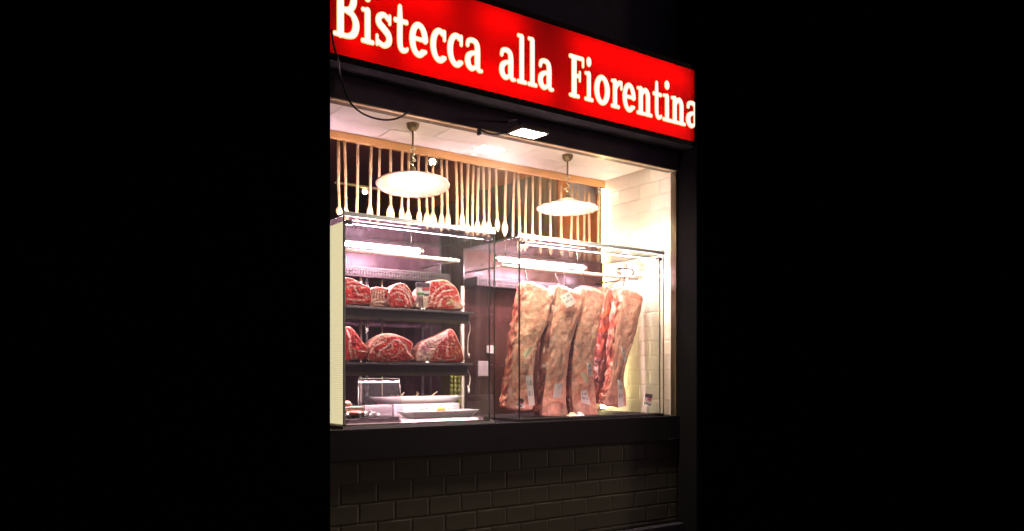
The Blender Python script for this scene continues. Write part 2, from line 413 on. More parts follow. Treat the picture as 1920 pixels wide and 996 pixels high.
# two ball spots in the dark room
def ball_spot(px, py, y, r, label, ztop):
    p = at(px, py, y); t = thing('ball_spot', label, 'lamp', p, 'ball spots in the dark room')
    bm = bmesh.new(); bmesh.ops.create_uvsphere(bm, u_segments=16, v_segments=10, radius=r); [setattr(q, 'co', q.co + p) for q in bm.verts]
    mesh_obj('bulb', bm, E_spot, t, True)
    bm = bmesh.new(); lathe(bm, [(r * 1.75, -r * .8), (r * 1.95, 0), (r * 1.6, r * 1.0), (r * .9, r * 1.5), (r * .3, r * 1.7)], p, 20)
    mesh_obj('globe', bm, M_glass, t, True)
    boxo('arm', (p.x - .25, p.x + .12, p.y - .015, p.y + .015, p.z + r * 1.7, p.z + r * 1.7 + .015), M_brass, t)
    tubeo('rod', [(p.x - .2, p.y, p.z + r * 1.7 + .014), (p.x - .2, p.y, ztop)], .006, M_brass, t)
ball_spot(811, 304, 1.5, .021, 'lit ball spot in a glass globe beside the left pendant lamp', 3.4)
ball_spot(684, 360, 2.2, .017, 'smaller lit ball spot in the dark room between the left spoons', 3.4)

# ------------------------------------------------------------------ hanging wooden spoons
raw = [  # x_top, y_top, x_bot, y_bot (photo px), bowl start (None: plain paddle end)
 (97,180,108,745,660),(142,175,150,790,665),(240,215,232,785,None),(342,222,332,785,640),(405,248,392,800,None),(486,238,486,790,650),
 (574,240,570,800,650),(624,270,618,825,690),(696,265,704,815,680),(755,290,762,835,705),(804,330,806,835,705),(866,320,866,860,705),
 (906,318,920,850,705),(974,320,982,850,None),(1014,315,1022,850,695),(1066,350,1060,880,780),(1106,362,1100,900,None),(1144,382,1136,885,765),
 (1178,370,1186,890,755),(1224,365,1220,890,765),(1274,362,1286,855,745),(1350,398,1340,888,765)]
SP = [(610 + a / 3.983, 220 + b / 3.983, 610 + c / 3.983, 220 + d / 3.983, None if e is None else 220 + e / 3.983) for a, b, c, d, e in raw]
raw2 = [(18,410,5,905,None),(44,435,58,1010,900),(108,462,98,1000,890),(155,440,150,960,850),(210,462,212,1020,None),(283,490,290,1030,920),
 (367,515,372,1040,930),(448,520,438,1050,940),(487,565,495,1060,950),(542,565,540,1070,None),(571,560,582,1080,960),(648,585,643,1085,970)]
SP += [(960 + a / 3.983, 220 + b / 3.983, 960 + c / 3.983, 220 + d / 3.983, None if e is None else 220 + e / 3.983) for a, b, c, d, e in raw2]
SIDE = {0: 'leftmost'}
for i, (xt, yt, xb, yb, bs) in enumerate(SP):
    y = YB + 0.003
    T, B = at(xt, yt, y), at(xb, yb, y)
    L = (T - B).length; ax = (B - T).normalized()
    bl = 0 if bs is None else (B - at(xb, bs, y)).length
    bm = bmesh.new(); prof = []
    r0 = random.uniform(.0075, .0090)
    nsec = 7
    if bl:
        hl = L - bl
        for k in range(nsec): prof.append((hl * k / (nsec - 1), r0 * (1 + .12 * math.sin(k * 2.1 + i)), r0))
        bw = random.uniform(.017, .027)
        for k in range(1, 11):
            t = k / 10; w = bw * math.sin(math.pi * min(1, (t * 0.93 + .07)) ** 1.25) ** .75 if t < 1 else .004
            w = max(w, r0 * (1 - t) if t < .25 else .003)
            prof.append((hl + bl * t, w, max(.003, r0 * (1 - .35 * t))))
    else:
        for k in range(nsec): prof.append((L * k / (nsec - 1), r0 * (1 + .05 * k / nsec), r0 * .85))
    n = 12; rings = []
    bend = random.uniform(-.004, .004); fy = random.uniform(0.2, 1.0) if bl else 1
    for d, rx, ry in prof:
        c = T + ax * d + Vector((bend * math.sin(math.pi * d / L), 0, 0))
        rings.append([bm.verts.new(c + Vector((rx * math.cos(2 * math.pi * q / n), ry * math.sin(2 * math.pi * q / n), 0))) for q in range(n)])
    for a in range(len(rings) - 1):
        for q in range(n): bm.faces.new((rings[a][q], rings[a][(q + 1) % n], rings[a + 1][(q + 1) % n], rings[a + 1][q]))
    bm.faces.new(rings[0][::-1]); bm.faces.new(rings[-1])
    bmesh.ops.recalc_face_normals(bm, faces=bm.faces)
    o = mesh_obj('wooden_spoon', bm, M_spoon, None, True)
    if i < 17: nm = ORD[i + 1] + ' from the left'
    else: nm = (ORD[34 - i] + ' from the right') if i < 33 else 'last at the right'
    kind = 'pale wooden spoon' if bl else 'plain wooden stirring stick'
    tag(o, f'{kind} hung from the rail, {nm}', 'spoon', 'wooden spoons hanging from the rail')
    zt = 2.787
    pts = [(T.x, y, T.z - .012), (T.x + random.uniform(-.006, .006), y - .006, (T.z + zt) / 2), (T.x + random.uniform(-.006, .006), y, zt)]
    bm = tube(bmesh.new(), spline(pts, 4), .0013, 5)
    lp = [(T.x + .009 * math.cos(a), y - .008, T.z + .004 + .016 * math.sin(a) * random.uniform(.6, 1.2)) for a in np.linspace(0, 5.2, 9)]
    if random.random() < .75: tube(bm, lp, .0011, 5)
    bmesh.ops.recalc_face_normals(bm, faces=bm.faces)
    mesh_obj('string', bm, M_string, o, True)

# ------------------------------------------------------------------ pendant lamps
def pendant(px_c, py_c, px_s, py_s, rad, tilt, label):
    top = atz(px_c, py_c, ZC); S = at(px_s, py_s, top.y)
    S.x = top.x
    t = thing('pendant_lamp', label, 'lamp', S, 'pendant lamps over the glass cases')
    cx, cy = top.x, top.y
    mesh_obj('canopy', lathe(bmesh.new(), [(.034, -.001), (.034, -.004), (.030, -.022), (.018, -.036), (.004, -.040)], (cx, cy, ZC), 24), M_brass, t, True)
    zt = S.z + .055
    tubeo('stem', [(cx, cy, ZC - .038), (cx, cy, ZC - .12)], .005, M_brass, t)
    bm = bmesh.new(); nl = max(3, int((ZC - .12 - zt - .03) / .016))
    for q in range(nl):
        zc = ZC - .122 - (q + .5) * (ZC - .122 - zt - .028) / nl
        a0 = (q % 2) * math.pi / 2
        pts = [(cx + .006 * math.cos(a) * math.cos(a0), cy + .006 * math.cos(a) * math.sin(a0), zc + .0115 * math.sin(a)) for a in np.linspace(0, 2 * math.pi, 11)]
        tube(bm, pts, .0018, 5, False)
    mesh_obj('chain', bm, M_brass, t, True)
    cp = [(cx, cy, ZC - .12)]
    for q in range(1, 8):
        f = q / 8; cp.append((cx + .022 * math.sin(q * 2.4), cy + .015 * math.cos(q * 1.9), ZC - .12 - f * (ZC - .12 - zt - .03)))
    cp.append((cx, cy, zt + .03))
    tubeo('cord', spline(cp, 5), .002, M_wcable, t, 6)
    mesh_obj('lamp_holder', lathe(bmesh.new(), [(.004, .075), (.012, .072), (.020, .05), (.030, .034), (.032, .030)], (cx, cy, S.z), 20), M_brass, t, True)
    # shade: shallow milk-glass dish with wavy rim
    bm = bmesh.new(); n = 72
    wob = lambda r, f: (.0012 * math.sin(f * 2 * math.pi * 18) * max(0, (r / rad - .8) / .2))
    prof = [(.030, .036), (.045, .031), (.07, .018), (.10, .005), (.13, -.005), (.16, -.013), (rad - .006, -.0205), (rad, -.0215), (rad - .001, -.0255), (rad - .008, -.0245), (.16, -.0175), (.13, -.0095), (.10, .000), (.07, .013), (.045, .026), (.028, .031)]
    lathe(bm, [(r * (rad / .19) if r < rad - .01 else r, z) for r, z in prof], (0, 0, 0), n, wob)
    bmesh.ops.recalc_face_normals(bm, faces=bm.faces)
    for f in bm.faces:
        if math.hypot(*f.calc_center_median().xy) > rad * .83: f.material_index = 1
    sh = mesh_obj('shade', bm, [M_shade, M_shaderim], None, True)
    sh.parent = t; sh.location = (0, 0, 0); sh.rotation_euler = tilt
    bm = bmesh.new()
    for ring, nn in ((.90, 48), (.80, 40)):
        for q in range(nn):
            a = 2 * math.pi * q / nn; rr = rad * ring; zz = -.0265 + (1 - ring) * .05
            bmesh.ops.create_circle(bm, cap_ends=True, segments=6, radius=.0032 if ring > .85 else .0022)
            for vv in bm.verts[-6:] if False else []: pass
            bm.verts.ensure_lookup_table()
            for vv in list(bm.verts)[-6:]: vv.co = vv.co + Vector((rr * math.cos(a), rr * math.sin(a), zz))
    pt = mesh_obj('shade_pattern', bm, M_shadepat, None); pt.parent = sh
    pt['kind'] = 'stuff'
    bm = bmesh.new(); lathe(bm, [(.001, -.030), (.014, -.028), (.022, -.016), (.024, -.004), (.018, .010), (.012, .024), (.012, .03)], (cx, cy, S.z), 16)
    mesh_obj('bulb', bm, E_bulb, t, True)
tiltv = (R(5) * math.cos(YAW), R(-5) * math.sin(YAW) * -1, 0)
pendant(774, 232, 774, 339, .195, (R(-6.5), R(3.5), 0), 'milk glass pendant lamp over the left case, nearer and larger')
pendant(1064, 291, 1064, 384, .19, (R(-1.6), R(.9), 0), 'milk glass pendant lamp over the right case, beside the orange wall')

# recessed downlight that washes the tiled wall
dl = thing('downlight', 'round ceiling downlight washing the tiled wall at the right', 'light', (3.52, .16, ZC))
mesh_obj('ring', lathe(bmesh.new(), [(.030, .002), (.030, -.004), (.042, -.004), (.042, .002)], (3.52, .16, ZC - .001), 24), M_white, dl, True)
bm = bmesh.new(); bmesh.ops.create_circle(bm, cap_ends=True, segments=24, radius=.029)
for vv in bm.verts: vv.co += Vector((3.52, .16, ZC - .003))
mesh_obj('lens', bm, emit('downlight_led', (1, .88, .66), 36), dl)
dl = thing('room_downlight', 'round downlight above the orange wall in the room behind', 'light', (3.35, 1.15, 3.4))
mesh_obj('ring', lathe(bmesh.new(), [(.050, .002), (.050, -.006), (.065, -.006), (.065, .002)], (3.35, 1.15, 3.399), 24), M_white, dl, True)
bm = bmesh.new(); bmesh.ops.create_circle(bm, cap_ends=True, segments=24, radius=.049)
for vv in bm.verts: vv.co += Vector((3.35, 1.15, 3.395))
mesh_obj('lens', bm, emit('room_downlight_led', (1, .80, .50), 140), dl)
# vertical strip at the back right corner
st = thing('led_strip', 'bright vertical LED strip in the corner beside the cream tiles', 'light', (3.66, YB - .03, ZS))
boxo('profile', (3.655, 3.684, YB - .011, YB - .003, ZS + .02, 2.775), M_steel, st)
boxo('diffuser', (3.658, 3.681, YB - .018, YB - .0115, ZS + .025, 2.77), E_warm, st)

# ------------------------------------------------------------------ floodlight and cables on the fascia
f1 = at(957, 250, -.12); f2 = at(1027, 252, -.12)
fc = Vector((at(991, 250, -.17).x, -.17, at(991, 249, -.17).z))
fd = thing('flood_light', 'black LED flood light on a bracket under the red sign, shining down on the window', 'light', fc)
H = .085
hb = bmesh.new(); box(hb, -H, H, -.062, .062, 0, .016, .003)
for q in range(7): box(hb, -H + .02 + q * .022, -H + .026 + q * .022, -.04, .04, .016, .026)
hs = mesh_obj('housing', hb, M_trim); hs.parent = fd
ln = boxo('lens', (-H + .012, H - .012, -.050, .050, -.004, .001), E_flood); ln.parent = fd
bz = bmesh.new()
for a in ((-H, H, -.062, -.051), (-H, H, .051, .062), (-H, -H + .011, -.0505, .0505), (H - .011, H, -.0505, .0505)): box(bz, a[0], a[1], a[2], a[3], -.006, -.0005)
bz = mesh_obj('bezel', bz, M_steel); bz.parent = fd
fd.rotation_euler = (R(1), 0, 0)
tubeo('bracket', [(fc.x - .03, fc.y + .02, fc.z + .03), (fc.x - .03, fc.y + .05, fc.z + .08), (fc.x - .03, -.012, fc.z + .09)], .006, M_black).parent = None
bk = bpy.data.objects['bracket']; bk.parent = fd; bk.matrix_parent_inverse = (Vector() and None) or parent_inv(fd)
Yc = -.032
pts = [at(621, 55, -.155), at(627, 90, -.155), at(634, 112, -.152), at(638, 140, -.05), at(645, 165, -.032), at(652, 184, Yc), at(666, 203, Yc), at(690, 218, Yc), at(720, 225, Yc), at(745, 222, Yc), at(768, 209, -.018)]
tag(tubeo('power_cable', spline(pts, 6), .0045, M_cable), 'black cable drooping from the sign across the top left of the window', 'cable')
pts = [at(893, 238, -.018), at(905, 246, -.03), at(925, 252, -.05), at(945, 250, -.07), at(968, 246, -.12), fc + Vector((-.02, .05, .05))]
cb = tag(tubeo('power_cable', spline(pts, 6), .005, M_cable), 'short black cable running to the flood light', 'cable')
p = at(898, 246, -.02)
boxo('cable_clip', (p.x - .006, p.x + .006, -.034, -.010, p.z - .02, p.z + .02), M_cable, cb)

# ------------------------------------------------------------------ sign
YS = -.14; ZB, ZT = 2.909, 3.345
sg = thing('shop_sign', 'long red backlit sign with white letters above the shop window', 'sign', (2.5, YS, ZB))
bm = bmesh.new(); box(bm, XL + .001, XR - .001, YS + .012, -.001, ZB - .022, ZB - .004); box(bm, XL + .001, XR - .001, YS + .012, -.001, ZT + .004, ZT + .02)
box(bm, XL + .001, XR - .001, -.010, -.002, ZB - .0035, ZT + .0035)
mesh_obj('light_box', bm, M_boxwhite, sg)
bm = bmesh.new(); box(bm, XL + .001, XR - .001, YS - .006, -.0005, ZB - .030, ZB - .0225); box(bm, XL + .001, XR - .001, YS - .006, YS + .0115, ZB - .022, ZB)
box(bm, XL + .001, XR - .001, YS - .006, YS + .0115, ZT, ZT + .024)
mesh_obj('frame', bm, M_frame, sg)
boxo('skin', (XL + .001, XR - .001, YS, YS + .003, ZB + .0005, ZT - .0005), M_red, sg)
x = XL + .02
for z, segs in ((3.275, ((1.44, 1.98), (2.14, 2.42), (2.74, 3.66))), (2.985, ((1.42, 1.60), (1.72, 2.62), (2.74, 3.66)))):
    for a, b in segs: tubeo('tube', [(a, -.045, z), (b, -.045, z)], .012, E_signtube, sg)

# letters as rounded slab-serif strokes (signed-distance outlines)
XH = .165
def el(cx, cy, rx, ry, a0, a1, n=24, rs=.125, rt=.095):
    out = []
    for a in np.linspace(R(a0), R(a1), n):
        out.append((cx + rx * math.cos(a), cy + ry * math.sin(a), rt + (rs - rt) * abs(math.cos(a)) ** 1.5))
    return out
def ln_(x0, y0, x1, y1, r): return [(x0, y0, r), (x1, y1, r)]
sr, tr_ = .075, .128
GL = {
 'o': [el(.385, .5, .255, .42, 0, 360, 40)],
 'e': [ln_(.14, .52, .62, .52, .072), el(.385, .5, .255, .42, 5, 305, 36) + [(.66, .20, .07)]],
 'c': [el(.40, .5, .265, .42, 62, 300, 30) + [(.62, .17, .075)], ln_(.60, .93, .60, .70, .075), [(.52, .87, .09), (.60, .86, .07)]],
 'a': [spline([(.12, .76, .085), (.16, .88, .085), (.34, .925, .088), (.50, .86, .11), (.545, .68, .125), (.545, .25, .125), (.60, .085, .085), (.73, .075, .065)], 6),
       spline([(.54, .56, .07), (.34, .55, .08), (.15, .42, .115), (.14, .22, .125), (.27, .09, .095), (.43, .13, .08), (.54, .25, .08)], 6)],
 's': [spline([(.55, .82, .085), (.36, .925, .085), (.17, .84, .11), (.16, .68, .12), (.35, .54, .12), (.53, .39, .12), (.54, .20, .115), (.35, .08, .085), (.12, .15, .085)], 6), ln_(.58, .93, .58, .72, .065), ln_(.09, .08, .09, .31, .065)],
 't': [spline([(.27, 1.27, .10), (.27, .9, .125), (.27, .28, .125), (.36, .10, .10), (.54, .10, .075), (.60, .15, .065)], 6), ln_(.06, .89, .57, .89, .082)],
 'i': [ln_(.28, .89, .28, .12, tr_), ln_(.08, .92, .26, .92, .07), ln_(.07, .075, .50, .075, sr), [(.28, 1.29, .15), (.28, 1.33, .15)]],
 'l': [ln_(.25, 1.44, .25, .12, tr_), ln_(.07, 1.49, .24, 1.49, .07), ln_(.06, .075, .46, .075, sr)],
 'r': [ln_(.24, .89, .24, .12, tr_), ln_(.07, .92, .24, .92, .07), ln_(.06, .075, .46, .075, sr), spline([(.27, .6, .07), (.36, .80, .09), (.50, .90, .095), (.60, .90, .08)], 6), ln_(.62, .93, .62, .72, .07)],
 'n': [ln_(.24, .89, .24, .12, tr_), ln_(.07, .92, .24, .92, .07), ln_(.06, .075, .43, .075, sr), spline([(.26, .64, .07), (.38, .84, .09), (.54, .89, .11), (.65, .76, .128), (.66, .5, .128), (.66, .12, .128)], 6), ln_(.53, .075, .86, .075, sr)],
 'F': [ln_(.27, 1.28, .27, .12, .135), ln_(.07, .075, .50, .075, sr), ln_(.07, 1.335, .72, 1.335, .082), ln_(.74, 1.34, .74, 1.10, .065), ln_(.27, .74, .55, .74, .075), ln_(.57, .88, .57, .60, .06)],
 'B': [ln_(.28, 1.28, .28, .12, .14), ln_(.07, .075, .3, .075, sr), ln_(.07, 1.335, .3, 1.335, sr),
       spline([(.28, 1.33, .08), (.56, 1.33, .085), (.75, 1.22, .12), (.77, 1.0, .13), (.62, .80, .10), (.28, .755, .078)], 7),
       spline([(.5, .755, .08), (.74, .68, .10), (.87, .45, .135), (.80, .2, .125), (.58, .085, .085), (.28, .078, .078)], 7)],
}
def sdf_grid(strokes, xs, zs):
    X, Z = np.meshgrid(xs, zs, indexing='ij'); D = np.full(X.shape, 9.0)
    for s in strokes:
        for (x0, y0, r0), (x1, y1, r1) in zip(s[:-1], s[1:]):
            dx, dy = x1 - x0, y1 - y0; L2 = dx * dx + dy * dy + 1e-9
            t = np.clip(((X - x0) * dx + (Z - y0) * dy) / L2, 0, 1)
            D = np.minimum(D, np.hypot(X - x0 - t * dx, Z - y0 - t * dy) - (r0 + (r1 - r0) * t))
    return D
def contour_mesh(name, strokes, level, thick, mat, xmax=None):
    st = .022; xs = np.arange(-.12, 1.12, st); zs = np.arange(-.12, 1.68, st)
    D = sdf_grid(strokes, xs, zs) - level
    bm = bmesh.new(); vc = {}
    def vert(key, x, z):
        if key not in vc: vc[key] = bm.verts.new((x * XH, 0, z * XH))
        return vc[key]
    for i in range(len(xs) - 1):
        if xmax is not None and xs[i + 1] > xmax: break
        for j in range(len(zs) - 1):
            c = [(i, j), (i + 1, j), (i + 1, j + 1), (i, j + 1)]; d = [D[q] for q in c]
            if min(d) >= 0: continue
            poly = []
            for k in range(4):
                a, b = c[k], c[(k + 1) % 4]; da, db = d[k], d[(k + 1) % 4]
                if da < 0: poly.append(vert(('v',) + a, xs[a[0]], zs[a[1]]))
                if (da < 0) != (db < 0):
                    f = da / (da - db); key = ('e',) + tuple(sorted((a, b)))
                    poly.append(vert(key, xs[a[0]] + f * (xs[b[0]] - xs[a[0]]), zs[a[1]] + f * (zs[b[1]] - zs[a[1]])))
            if len(poly) >= 3:
                try: bm.faces.new(poly)
                except ValueError: pass
    bmesh.ops.dissolve_limit(bm, angle_limit=R(2), verts=bm.verts, edges=bm.edges)
    r = bmesh.ops.extrude_face_region(bm, geom=list(bm.faces))
    for vv in r['geom']:
        if isinstance(vv, bmesh.types.BMVert): vv.co.y -= thick
    bmesh.ops.recalc_face_normals(bm, faces=bm.faces)
    bmesh.ops.triangulate(bm, faces=bm.faces)
    me = bpy.data.meshes.new(name); bm.to_mesh(me); bm.free(); me.materials.append(mat); return me
TEXT = [('B', 622.5, 674.8), ('i', 674.8, 702.9), ('s', 702.4, 736), ('t', 736, 767), ('e', 765.7, 803.3), ('c', 805, 838), ('c', 837, 869.3), ('a', 870, 906.3),
        ('a', 934.4, 968), ('l', 967.5, 988.5), ('l', 987.6, 1008), ('a', 1007.2, 1039.2), ('F', 1065, 1095.6), ('i', 1094.3, 1113), ('o', 1112.7, 1143.8), ('r', 1143.8, 1167.3),
        ('e', 1166, 1192), ('n', 1192, 1223.6), ('t', 1222.4, 1241.5), ('i', 1240.7, 1259.5), ('n', 1256, 1286), ('a', 1284.8, 1313)]
BASE = at(1065, 181, YS).z
gcache = {}
for ch, x0, x1 in TEXT:
    xa, xb = at(x0, 150, YS).x, at(x1, 150, YS).x
    key = ch if x1 < 1300 else ch + '_cut'
    nat0 = min(min(p[0] - p[2] for p in s) for s in GL[ch]) - .02; nat1 = max(max(p[0] + p[2] for p in s) for s in GL[ch]) + .02
    sx = (xb - xa) / ((nat1 - nat0) * XH)
    if key not in gcache:
        lim = None if x1 < 1300 else (XR - xa) / (sx * XH) + nat0
        gcache[key] = (contour_mesh('letter', GL[ch], -.028, .004, E_letter, lim), contour_mesh('outline', GL[ch], -.002, .0025, E_outline, lim))
    mf, mo = gcache[key]
    o = bpy.data.objects.new('letter', mf); COL.objects.link(o); o.parent = sg
    o.location = (xa - nat0 * XH * sx - sg.location.x, -.0008 - .0010 * 1, BASE - sg.location.z); o.scale = (sx, 1, 1)
    q = bpy.data.objects.new('outline', mo); COL.objects.link(q); q.parent = o; q.location = (0, .0010, 0)

# ------------------------------------------------------------------ glass cases
YF, YK, ZTOP = 0.040, 0.600, 2.255
def pane(name, b, parent, thin, edge=None):
    """glass box; narrow edge faces get the dark edge material"""
    bm = box(bmesh.new(), *b)
    for f in bm.faces: f.material_index = 0 if abs(f.normal[thin]) > .9 else 1
    bm.normal_update()
    for f in bm.faces: f.material_index = 0 if abs(f.normal[thin]) > .9 else 1
    return mesh_obj(name, bm, [M_glass, edge or M_gedge], parent)
def glass_case(x0, x1, label, left_panel):
    t = thing('display_case', label, 'display case', ((x0 + x1) / 2, .3, ZS), 'glass display cases in the window')
    pane('front_pane', (x0 + .0115, x1 - .036, YF, YF + .006, ZS + .012, ZTOP - .030), t, 1)
    pane('side_pane', (x0, x0 + .0085, YF, YK, ZS + .012, ZTOP - .012), t, 0)
    pane('side_pane', (x1 - .0085, x1, YF, YK, ZS + .012, ZTOP - .012), t, 0, None if left_panel else M_gpale)
    pane('top_pane', (x0, x1, YF + .004, YK, ZTOP - .011, ZTOP - .003), t, 2)
    boxo('top_edge', (x0 - .001, x1 + .001, YF - .006, YF + .0035, ZTOP - .013, ZTOP + .008), M_gbright, t, .002)
    boxo('lower_rail', (x0 + .009, x1 - .009, YF + .0065, YF + .014, ZTOP - .045, ZTOP - .037), M_gbright, t)
    boxo('front_led', (x0 + .05, x1 - .06, YF + .0145, YF + .021, ZTOP - .044, ZTOP - .0395), E_front if left_panel else E_frontr, t)
    boxo('edge_strip', (x1 - .0355, x1 - .031, YF, YF + .006, ZS + .012, ZTOP - .053), M_gedge if left_panel else M_gpale, t)
    for xx in (x0 + .02, x1 - .045):
        boxo('clamp', (xx, xx + .026, YF - .004, YF + .020, ZTOP - .052, ZTOP - .030), M_chrome, t, .003)
    for xx in (x0 + .004, x1 - .012): 
        bm = bmesh.new(); lathe(bm, [(.001, .016), (.006, .014), (.007, 0)], (xx, YF, ZTOP + .008), 10); mesh_obj('knob', bm, M_steel, t, True)
    boxo('base', (x0, x1, YF, YK, ZS - .001, ZS + .0115), M_plinth if left_panel else M_hood, t)
    boxo('base_fill_led', (x0 + .05, x1 - .10, YF + .012, YF + .018, ZS + .0118, ZS + .0155), E_base, t)  # added strip that lights the platter fronts, unseen behind the lip
    boxo('base_led_shield', (x0 + .0115, x1 - .0115, YF + .0065, YF + .0105, ZS + .0118, ZS + .0195), M_rod, t)  # lip added to keep the base LED strip out of sight
    bp = boxo('back_panel', (x0, x1, YK + .001, YK + .02, ZS, ZTOP), M_mirrorl if left_panel else M_mirror, t)
    return t
LX0, LX1 = at(643, 400, YF).x, at(928, 436, YF).x
RX0, RX1 = at(972, 440, YF).x, at(1245, 472, YF).x
lc = glass_case(LX0, LX1, 'left glass display case with shelves of cut beef and platters', True)
rc = glass_case(RX0, RX1, 'right glass display case with beef sides hanging on hooks', False)
# evaporator hood with slots at the back top of each case
for t, a, b in ((lc, LX0, LX1), (rc, RX0, RX1)):
    hd = boxo('cooling_hood', (a + .012, b - .012, .47, YK - .002, 2.02, 2.075), M_hood, t, .004)
    bm = bmesh.new(); n = int((b - a - .06) / .016)
    for q in range(n):
        for r_ in range(2): box(bm, a + .03 + q * .016, a + .039 + q * .016, .466, .4695, 2.032 + r_ * .018, 2.042 + r_ * .018)
    s = mesh_obj('hood_slots', bm, M_dark, hd); s['kind'] = 'stuff'
# tube lights
def tubelight(a, b, y, z, label):
    t = thing('tube_light', label, 'light', ((a + b) / 2, y, z), 'tube lights in the glass cases')
    tubeo('tube', [(a, y, z), (b, y, z)], .0095, E_tube, t, 12)
    for e, s in ((a, -1), (b, 1)): tubeo('end_cap', [(e + s * .0005, y, z), (e + s * .022, y, z)], .015, M_steel, t, 12)
    boxo('batten', (a - .02, b + .02, y - .009, y + .009, z + .0155, z + .024), M_hood, t)
    for e in (a + .05, b - .05): tubeo('hanger', [(e, y, z + .024), (e, y, ZTOP - .0115)], .003, M_chrome, t)
    return t
tubelight(LX0 + .045, 2.056, .30, 2.157, 'pink tube light at the top of the left glass case')
tubelight(RX0 + .045, 3.20, .30, 2.157, 'long pink tube light at the top of the right glass case')
tubelight(3.51, RX1 - .035, .30, 2.157, 'added short pink tube for a light streak at the right end of the right glass case')  # added tube, stands in for the reflected light streak on the right wall
# hanging rods
def rod(a, b, y, z, t, par, label):
    tubeo('hanging_rod', [(a, y, z), (b, y, z)], .011, M_rod, par, 12)
    for e in (a + .02, b - .004): tubeo('rod_bracket', [(e, y, z), (e, YK + .001, z + .004)], .006, M_steel, par)
rod(RX0 + .013, 3.576, .215, 2.11, 0, rc, '')
rod(LX0 + .026, at(860, 486, .215).x, .215, 2.112, 0, lc, '')
cs = boxo('corner_fill_led', (3.585, 3.610, .570, .578, ZS + .03, 1.95), E_corner, rc)  # added yellow strip, hidden behind the meat, to light the tiled wall
# glowing ribbed panel added for the bright strip in the left side glass
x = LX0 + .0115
lp = thing('glow_panel', 'added tall cream glowing panel with fine ribs at the far left of the left case', 'light', (x, .15, ZS))
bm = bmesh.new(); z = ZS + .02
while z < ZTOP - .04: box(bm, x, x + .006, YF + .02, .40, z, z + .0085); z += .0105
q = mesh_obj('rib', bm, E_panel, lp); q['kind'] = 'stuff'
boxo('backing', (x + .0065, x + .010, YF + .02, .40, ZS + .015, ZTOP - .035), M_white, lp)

# chrome uprights in the left case
for px, w, y, m in ((677, .012, .50, M_rod), (688, .016, .50, M_chrome), (717, .005, .52, M_gold), (793, .016, .55, M_chrome), (808, .010, .52, M_chrome), (868, .018, .52, M_rod)):
    p = at(px, 600, y)
    boxo('upright', (p.x - w / 2, p.x + w / 2, y, y + w, ZS + .012, 2.02), m, lc)
# shelves
def shelf(pl, pr, ytop, label, z, led):
    x1 = at(pr, ytop, .15).x; x0 = LX0 + .022
    t = thing('case_shelf', label, 'shelf', ((x0 + x1) / 2, .3, z), 'shelves in the left glass case')
    boxo('top_plate', (x0, min(x1, LX1 - .012), .145, .55, z - .012, z), M_steel, t, .002)
    boxo('front', (x0, x1 - .028, .152, .545, z - .055, z - .0125), M_shelf, t)
    boxo('lower_lip', (x0, x1 - .028, .150, .158, z - .064, z - .0555), M_chrome, t)
    boxo('led', (x0 + .02, x1 - .06, .136, .1445, z - .0635, z - .060), led, t)
    boxo('led_lip', (x0 + .015, x1 - .055, .1300, .1330, z - .0675, z - .050), M_trim, t)
    boxo('led_profile', (x0 + .015, x1 - .055, .134, .1495, z - .0595, z - .052), M_hood, t)
    return z
Z1 = shelf(645, 888, 582, 'upper dark shelf with steel lip in the left glass case', at(766, 579, .15).z, E_under)
Z2 = shelf(645, 885, 681, 'lower dark shelf with steel lip in the left glass case', at(766, 680, .15).z, E_under2)
# script lettering on the glass of the left case
dc = bmesh.new(); x = at(656, 424, YF).x; zc = at(656, 424, YF).z; per = 0
pts = []
for word, off in ((1.0, 0.0), (1.25, .062)):
    w = [(x + off + word * .050 * f, YF - .0012, zc - (off + .05 * f) * .02 + .006 * math.sin(f * 30) + .004 * math.sin(f * 13 + off * 50) + (.008 if f < .08 else 0)) for f in np.linspace(0, 1, 50)]
    tube(dc, w, .0009, 4)
mesh_obj('script_lettering', dc, pbr('script_pink', (.75, .50, .60), .6), lc)

# ------------------------------------------------------------------ cut loins of beef
FAT = np.array((.68, .36, .27)); FATW = np.array((.84, .62, .54)); LEAN = np.array((.52, .034, .030)); DARK = np.array((.17, .010, .010)); BONE = np.array((.62, .30, .20)); ORNG = np.array((.55, .16, .07))
speckle(M_meat, [(70, .58, .66, (.74, .42, .34), .6, (1, 1, .45)), (38, .60, .70, (.16, .012, .012), .6, (1, 1, 1))])
def nz(x, y, z=0, s=1): return noise.noise(Vector((x * s, y * s, z * s)))
def seg_d(p, a, b):
    ap = p - a; ab = b - a; t = np.clip(ap.dot(ab) / (ab.dot(ab) + 1e-9), 0, 1); return np.hypot(*(ap - ab * t))
def colattr(o, cols):
    a = o.data.color_attributes.new('Col', 'FLOAT_COLOR', 'POINT')
    a.data.foreach_set('color', np.concatenate([np.clip(np.array(cols), 0, 1), np.ones((len(cols), 1))], 1).astype(np.float32).ravel())
